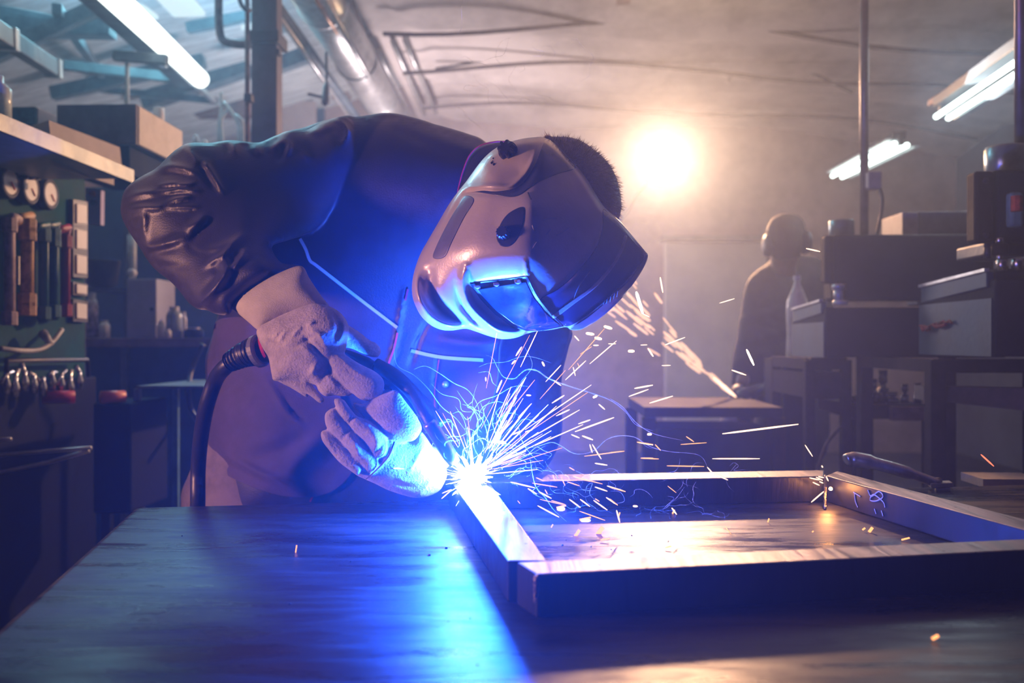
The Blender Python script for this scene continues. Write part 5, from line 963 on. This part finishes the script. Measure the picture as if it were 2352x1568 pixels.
# a denser veil of fume around the arc
SPK = {'o': glow('spark orange', (1.0, .36, .12), 2.2), 'w': glow('spark pale', (1.0, .60, .38), 2.6), 'h': glow('spark hot white', (1.0, .78, .58), 5.0), 'b': glow('spark blue white', (.60, .80, 1.0), 5.0), 'r': glow('spark red', (1.0, .16, .08), 2.2), 'p': glow('grinding spark peach', (1.0, .56, .34), 1.35)}
GRP = {'fan': ('straight glowing spark streak fanning up from the arc', 'sparks fanning up from the arc'), 'low': ('short orange spark streak flying low over the steel frame', 'sparks over the frame'), 'air': ('bright spark streak in the air right of the helmet', 'sparks in the hazy air'),
       'jet': ('blurred peach spark in the jet from the grinder', 'jet of grinder sparks'), 'corner': ('tiny spark bursting at the far frame corner', 'sparks at the far corner'), 'bit': ('small glowing hot bit lying on the steel table', 'glowing bits on the table')}
scnt = 0
def spark(x1, y1, x2, y2, w, key, grp, d1, d2=None):
    global scnt; scnt += 1
    a = P(x1, y1, d1); b = P(x2, y2, d2 if d2 is not None else d1); r = w/2/F*d1; bm = NB(); tube(bm, [a, a.lerp(b, .15), a.lerp(b, .7), b], [r*.45, r*.9, r, r*.5], 6)
    o = bm_obj('spark', bm, SPK[key], smooth=True); tag(o, GRP[grp][0], 'spark', GRP[grp][1]); return o
rs = random.Random(21)
L7 = [(1005, 20, 910, 515, 2), (1250, 100, 870, 830, 2), (1312, 65, 1178, 350, 3), (1188, 192, 1142, 262, 5), (1138, 298, 1110, 326, 5), (1348, 310, 1364, 342, 6), (1835, 50, 1555, 370, 2), (1930, 145, 1720, 325, 3), (1735, 190, 1645, 250, 2), (1690, 300, 1530, 450, 3), (1625, 320, 1640, 355, 2), (1590, 350, 1607, 418, 3),
      (1495, 335, 1375, 465, 3), (1530, 375, 1330, 600, 2), (1440, 455, 1495, 495, 4), (1732, 490, 1215, 840, 3), (1705, 548, 1240, 860, 2), (1520, 572, 1425, 632, 4), (1225, 570, 1258, 572, 5), (1032, 452, 990, 550, 5), (905, 430, 907, 460, 4), (1222, 430, 1060, 650, 3), (1105, 505, 1000, 740, 3), (1290, 450, 1120, 660, 2), (1180, 525, 980, 800, 2),
      (1265, 635, 1160, 745, 3), (1640, 685, 1265, 900, 3), (1562, 683, 1458, 732, 4), (1460, 655, 1100, 990, 3), (1910, 745, 1605, 856, 4.5), (1724, 763, 1632, 795, 4), (1668, 800, 1290, 965, 3), (1195, 845, 1108, 882, 4), (1268, 842, 1215, 858, 4), (1000, 936, 1060, 944, 10), (1115, 770, 900, 1010, 3), (1220, 1005, 870, 1150, 7),
      (1270, 1022, 880, 1150, 2), (1355, 1080, 890, 1160, 2), (1310, 1152, 900, 1190, 3), (1160, 1065, 900, 1150, 2), (485, 805, 650, 1050, 3), (560, 1380, 640, 1310, 3), (565, 1338, 635, 1308, 3), (110, 1137, 265, 1147, 3)]
for a in L7:
    (x1, y1), (x2, y2) = c7([a[:2], a[2:4]]); spark(x1, y1, x2, y2, max(1.5, a[4]*.85), 'h' if a[4] > 6 else ('w' if a[4] > 2 else 'o'), 'fan', 1.44+rs.uniform(-.04, .05), 1.46)
for k in range(44):
    an = math.radians(rs.choice((rs.uniform(8, 75), rs.uniform(20, 65), rs.uniform(75, 135)))); r0 = rs.uniform(30, 90); ln = rs.uniform(40, 170)*(1 if an < 1.35 else .6)
    x, y = 1092, 1092; spark(x+math.cos(an)*r0, y-math.sin(an)*r0, x+math.cos(an)*(r0+ln), y-math.sin(an)*(r0+ln), rs.uniform(1.1, 2.2), rs.choice('hwwob'), 'fan', 1.47+rs.uniform(-.03, .03))
for k in range(16):
    an = math.radians(rs.uniform(140, 355)); r0 = rs.uniform(30, 45); ln = rs.uniform(15, 45); x, y = 1088, 1095
    spark(x+math.cos(an)*r0, y-math.sin(an)*r0, x+math.cos(an)*(r0+ln), y-math.sin(an)*(r0+ln), 1.5, 'b', 'fan', 1.45)
L7b = [(1575, 878, 1640, 905, 4), (1660, 888, 1745, 920, 5), (1720, 955, 1740, 1020, 4), (1740, 955, 1810, 1070, 4), (1990, 1008, 1678, 1048, 3), (1760, 1103, 1858, 1118, 4), (1560, 1135, 1600, 1158, 3), (2092, 938, 2216, 960, 4), (2120, 1062, 2216, 1062, 3), (2170, 880, 2205, 874, 5), (1495, 1208, 1527, 1278, 3), (1545, 1248, 1640, 1280, 3), (1590, 1205, 1720, 1245, 3),
       (1620, 1215, 1820, 1265, 3), (1412, 1235, 1620, 1237, 3), (1300, 1215, 1360, 1242, 3), (1270, 1258, 1465, 1290, 3), (1760, 1288, 1858, 1322, 4), (1855, 1280, 2000, 1325, 4), (1848, 1370, 1938, 1430, 4), (1560, 1385, 1647, 1450, 4), (1645, 1385, 1722, 1442, 4), (1750, 1393, 1858, 1470, 4), (1762, 1380, 1795, 1402, 3), (2058, 1438, 2095, 1440, 6),
       (1930, 1470, 1955, 1566, 5), (1312, 1435, 1480, 1525, 4), (1420, 1395, 1525, 1425, 3), (1330, 1385, 1520, 1430, 2), (1640, 1478, 1840, 1550, 3), (1465, 1460, 1525, 1460, 12), (1650, 1550, 1725, 1550, 10), (1045, 1412, 1060, 1480, 5), (1235, 1300, 1305, 1345, 4), (1320, 1325, 1420, 1378, 4), (1100, 1250, 1290, 1295, 4), (1155, 1395, 1175, 1420, 2), (1370, 1310, 1390, 1345, 3)]
for a in L7b:
    (x1, y1), (x2, y2) = c7([a[:2], a[2:4]]); spark(x1, y1, x2, y2, max(1.8, a[4]*.85), 'h' if a[4] > 8 else ('w' if a[4] > 3 else 'o'), 'low', 1.36+rs.uniform(-.02, .02))
L8 = [(170, 1072, 190, 1072, 5), (123, 1107, 196, 1118, 2), (345, 1082, 380, 1106, 2), (320, 1118, 437, 1110, 1.6), (205, 1118, 230, 1145, 2), (140, 1180, 222, 1183, 2), (463, 1182, 676, 1182, 2.5), (258, 1214, 425, 1217, 2), (440, 1220, 473, 1258, 2.5), (480, 1254, 533, 1278, 2.5), (0, 1155, 67, 1148, 2), (0, 1310, 72, 1330, 2), (0, 1362, 37, 1392, 2), (262, 1305, 300, 1335, 1.5),
      (280, 1403, 302, 1433, 3), (262, 1470, 266, 1484, 3), (518, 1484, 552, 1528, 1)]
for a in L8:
    (x1, y1), (x2, y2) = c8([a[:2], a[2:4]]); spark(x1, y1, x2, y2, a[4]*1.3, 'w' if a[4] > 2 else 'o', 'low', 1.36)
L8b = [(120, 430, 150, 530, 6), (150, 530, 180, 545, 2), (228, 365, 240, 435, 3), (495, 482, 562, 462, 2), (885, 236, 948, 250, 2.5), (250, 670, 340, 636, 2.2), (172, 685, 198, 722, 2.5), (617, 690, 650, 762, 4), (550, 783, 615, 806, 3), (235, 763, 275, 762, 2), (112, 866, 195, 851, 3), (87, 902, 175, 870, 2.2), (180, 932, 285, 900, 2.6), (508, 1070, 850, 1027, 3.4),
       (880, 1120, 914, 1172, 2), (1672, 1163, 1730, 1216, 2.6)]
for a in L8b:
    (x1, y1), (x2, y2) = c8([a[:2], a[2:4]]); spark(x1, y1, x2, y2, a[4]*1.4, 'r' if a[0] == 1672 else ('h' if a[4] > 3.5 else 'w'), 'air', 1.5)
for a in [(1600, 105, 1636, 145, 4), (1865, 168, 1925, 168, 3), (1748, 180, 1790, 180, 4), (1745, 590, 1780, 572, 7), (1790, 640, 1838, 682, 4), (1690, 85, 1755, 95, 9), (1758, 120, 1815, 132, 9), (1830, 30, 1895, 50, 9), (2178, 205, 2216, 268, 5), (2020, 225, 2070, 226, 9), (2118, 178, 2170, 176, 3)]:
    (x1, y1), (x2, y2) = c7([a[:2], a[2:4]]); spark(x1, y1, x2, y2, a[4]*.9, 'w', 'air', 1.5)
for a in [(930, 1265, 960, 1280), (900, 1268, 945, 1278), (975, 1262, 985, 1283), (915, 1288, 945, 1302), (908, 1378, 970, 1325), (955, 1213, 960, 1222), (945, 1285, 962, 1292), (985, 1318, 1004, 1322), (940, 1262, 965, 1268)]:
    (x1, y1), (x2, y2) = c8([a[:2], a[2:4]]); spark(x1, y1, x2, y2, 3.2, 'w', 'corner', 1.60)
bm = NB(); c = P(1908, 1122, 1.60); bmesh.ops.create_icosphere(bm, subdivisions=2, radius=.0035, matrix=Matrix.Translation(c)); tag(bm_obj('hot_droplet', bm, glow('hot droplet', (1, .45, .12), 30), smooth=True), 'glowing droplet where sparks hit the far frame corner', 'droplet')
lamp('POINT', 'droplet_glow', P(1900, 1118, 1.58), (1, .38, .10), .35, .004)
for (x, y, w, h) in ((680, 1268, 3, 22), (2000, 1222, 8, 12), (1984, 1220, 6, 5), (2080, 1243, 18, 5), (1547, 1180, 5, 10), (1422, 1188, 4, 14), (1535, 1262, 14, 4), (1390, 1244, 20, 4), (1378, 1225, 14, 20), (1326, 1230, 10, 16), (2148, 1472, 14, 9), (1268, 1213, 4, 8), (1765, 1200, 3, 10), (1867, 1226, 3, 3), (1344, 1196, 26, 6), (1289, 1168, 22, 6)):
    c = T(x, y); c.z += .004; bm = NB(); bar(bm, c-Vector((w/2/F*c.y, 0, h/2/F*c.y*.9)), c+Vector((w/2/F*c.y, 0, h/2/F*c.y*.9)), max(2.2, min(w, h)*.6)/F*c.y); o = bm_obj('ember', bm, SPK['o']); tag(o, GRP['bit'][0], 'ember', GRP['bit'][1])
for k in range(92):
    u = rs.random()**.8; sp = rs.gauss(0, 1)*(.06+.16*u) ; ex, ey = 1690, 912; an = math.atan2(-(912-640), -(1690-1370))+sp*.55; L0 = 14+u*400; x, y = ex+math.cos(an)*L0, ey+math.sin(an)*L0*(1-.0*u)+0; ln = rs.uniform(14, 44)
    d0 = 3.9-u*1.3; spark(x, y, x+math.cos(an+.03)*ln, y+math.sin(an+.03)*ln, rs.uniform(4, 7.5), 'p', 'jet', d0, d0-.1)
spark(1690, 911, 1640, 868, 7, 'w', 'jet', 3.85, 3.7); spark(1683, 906, 1655, 880, 8, 'w', 'jet', 3.85, 3.75); spark(1706, 942, 1709, 958, 6, 'o', 'jet', 3.8)
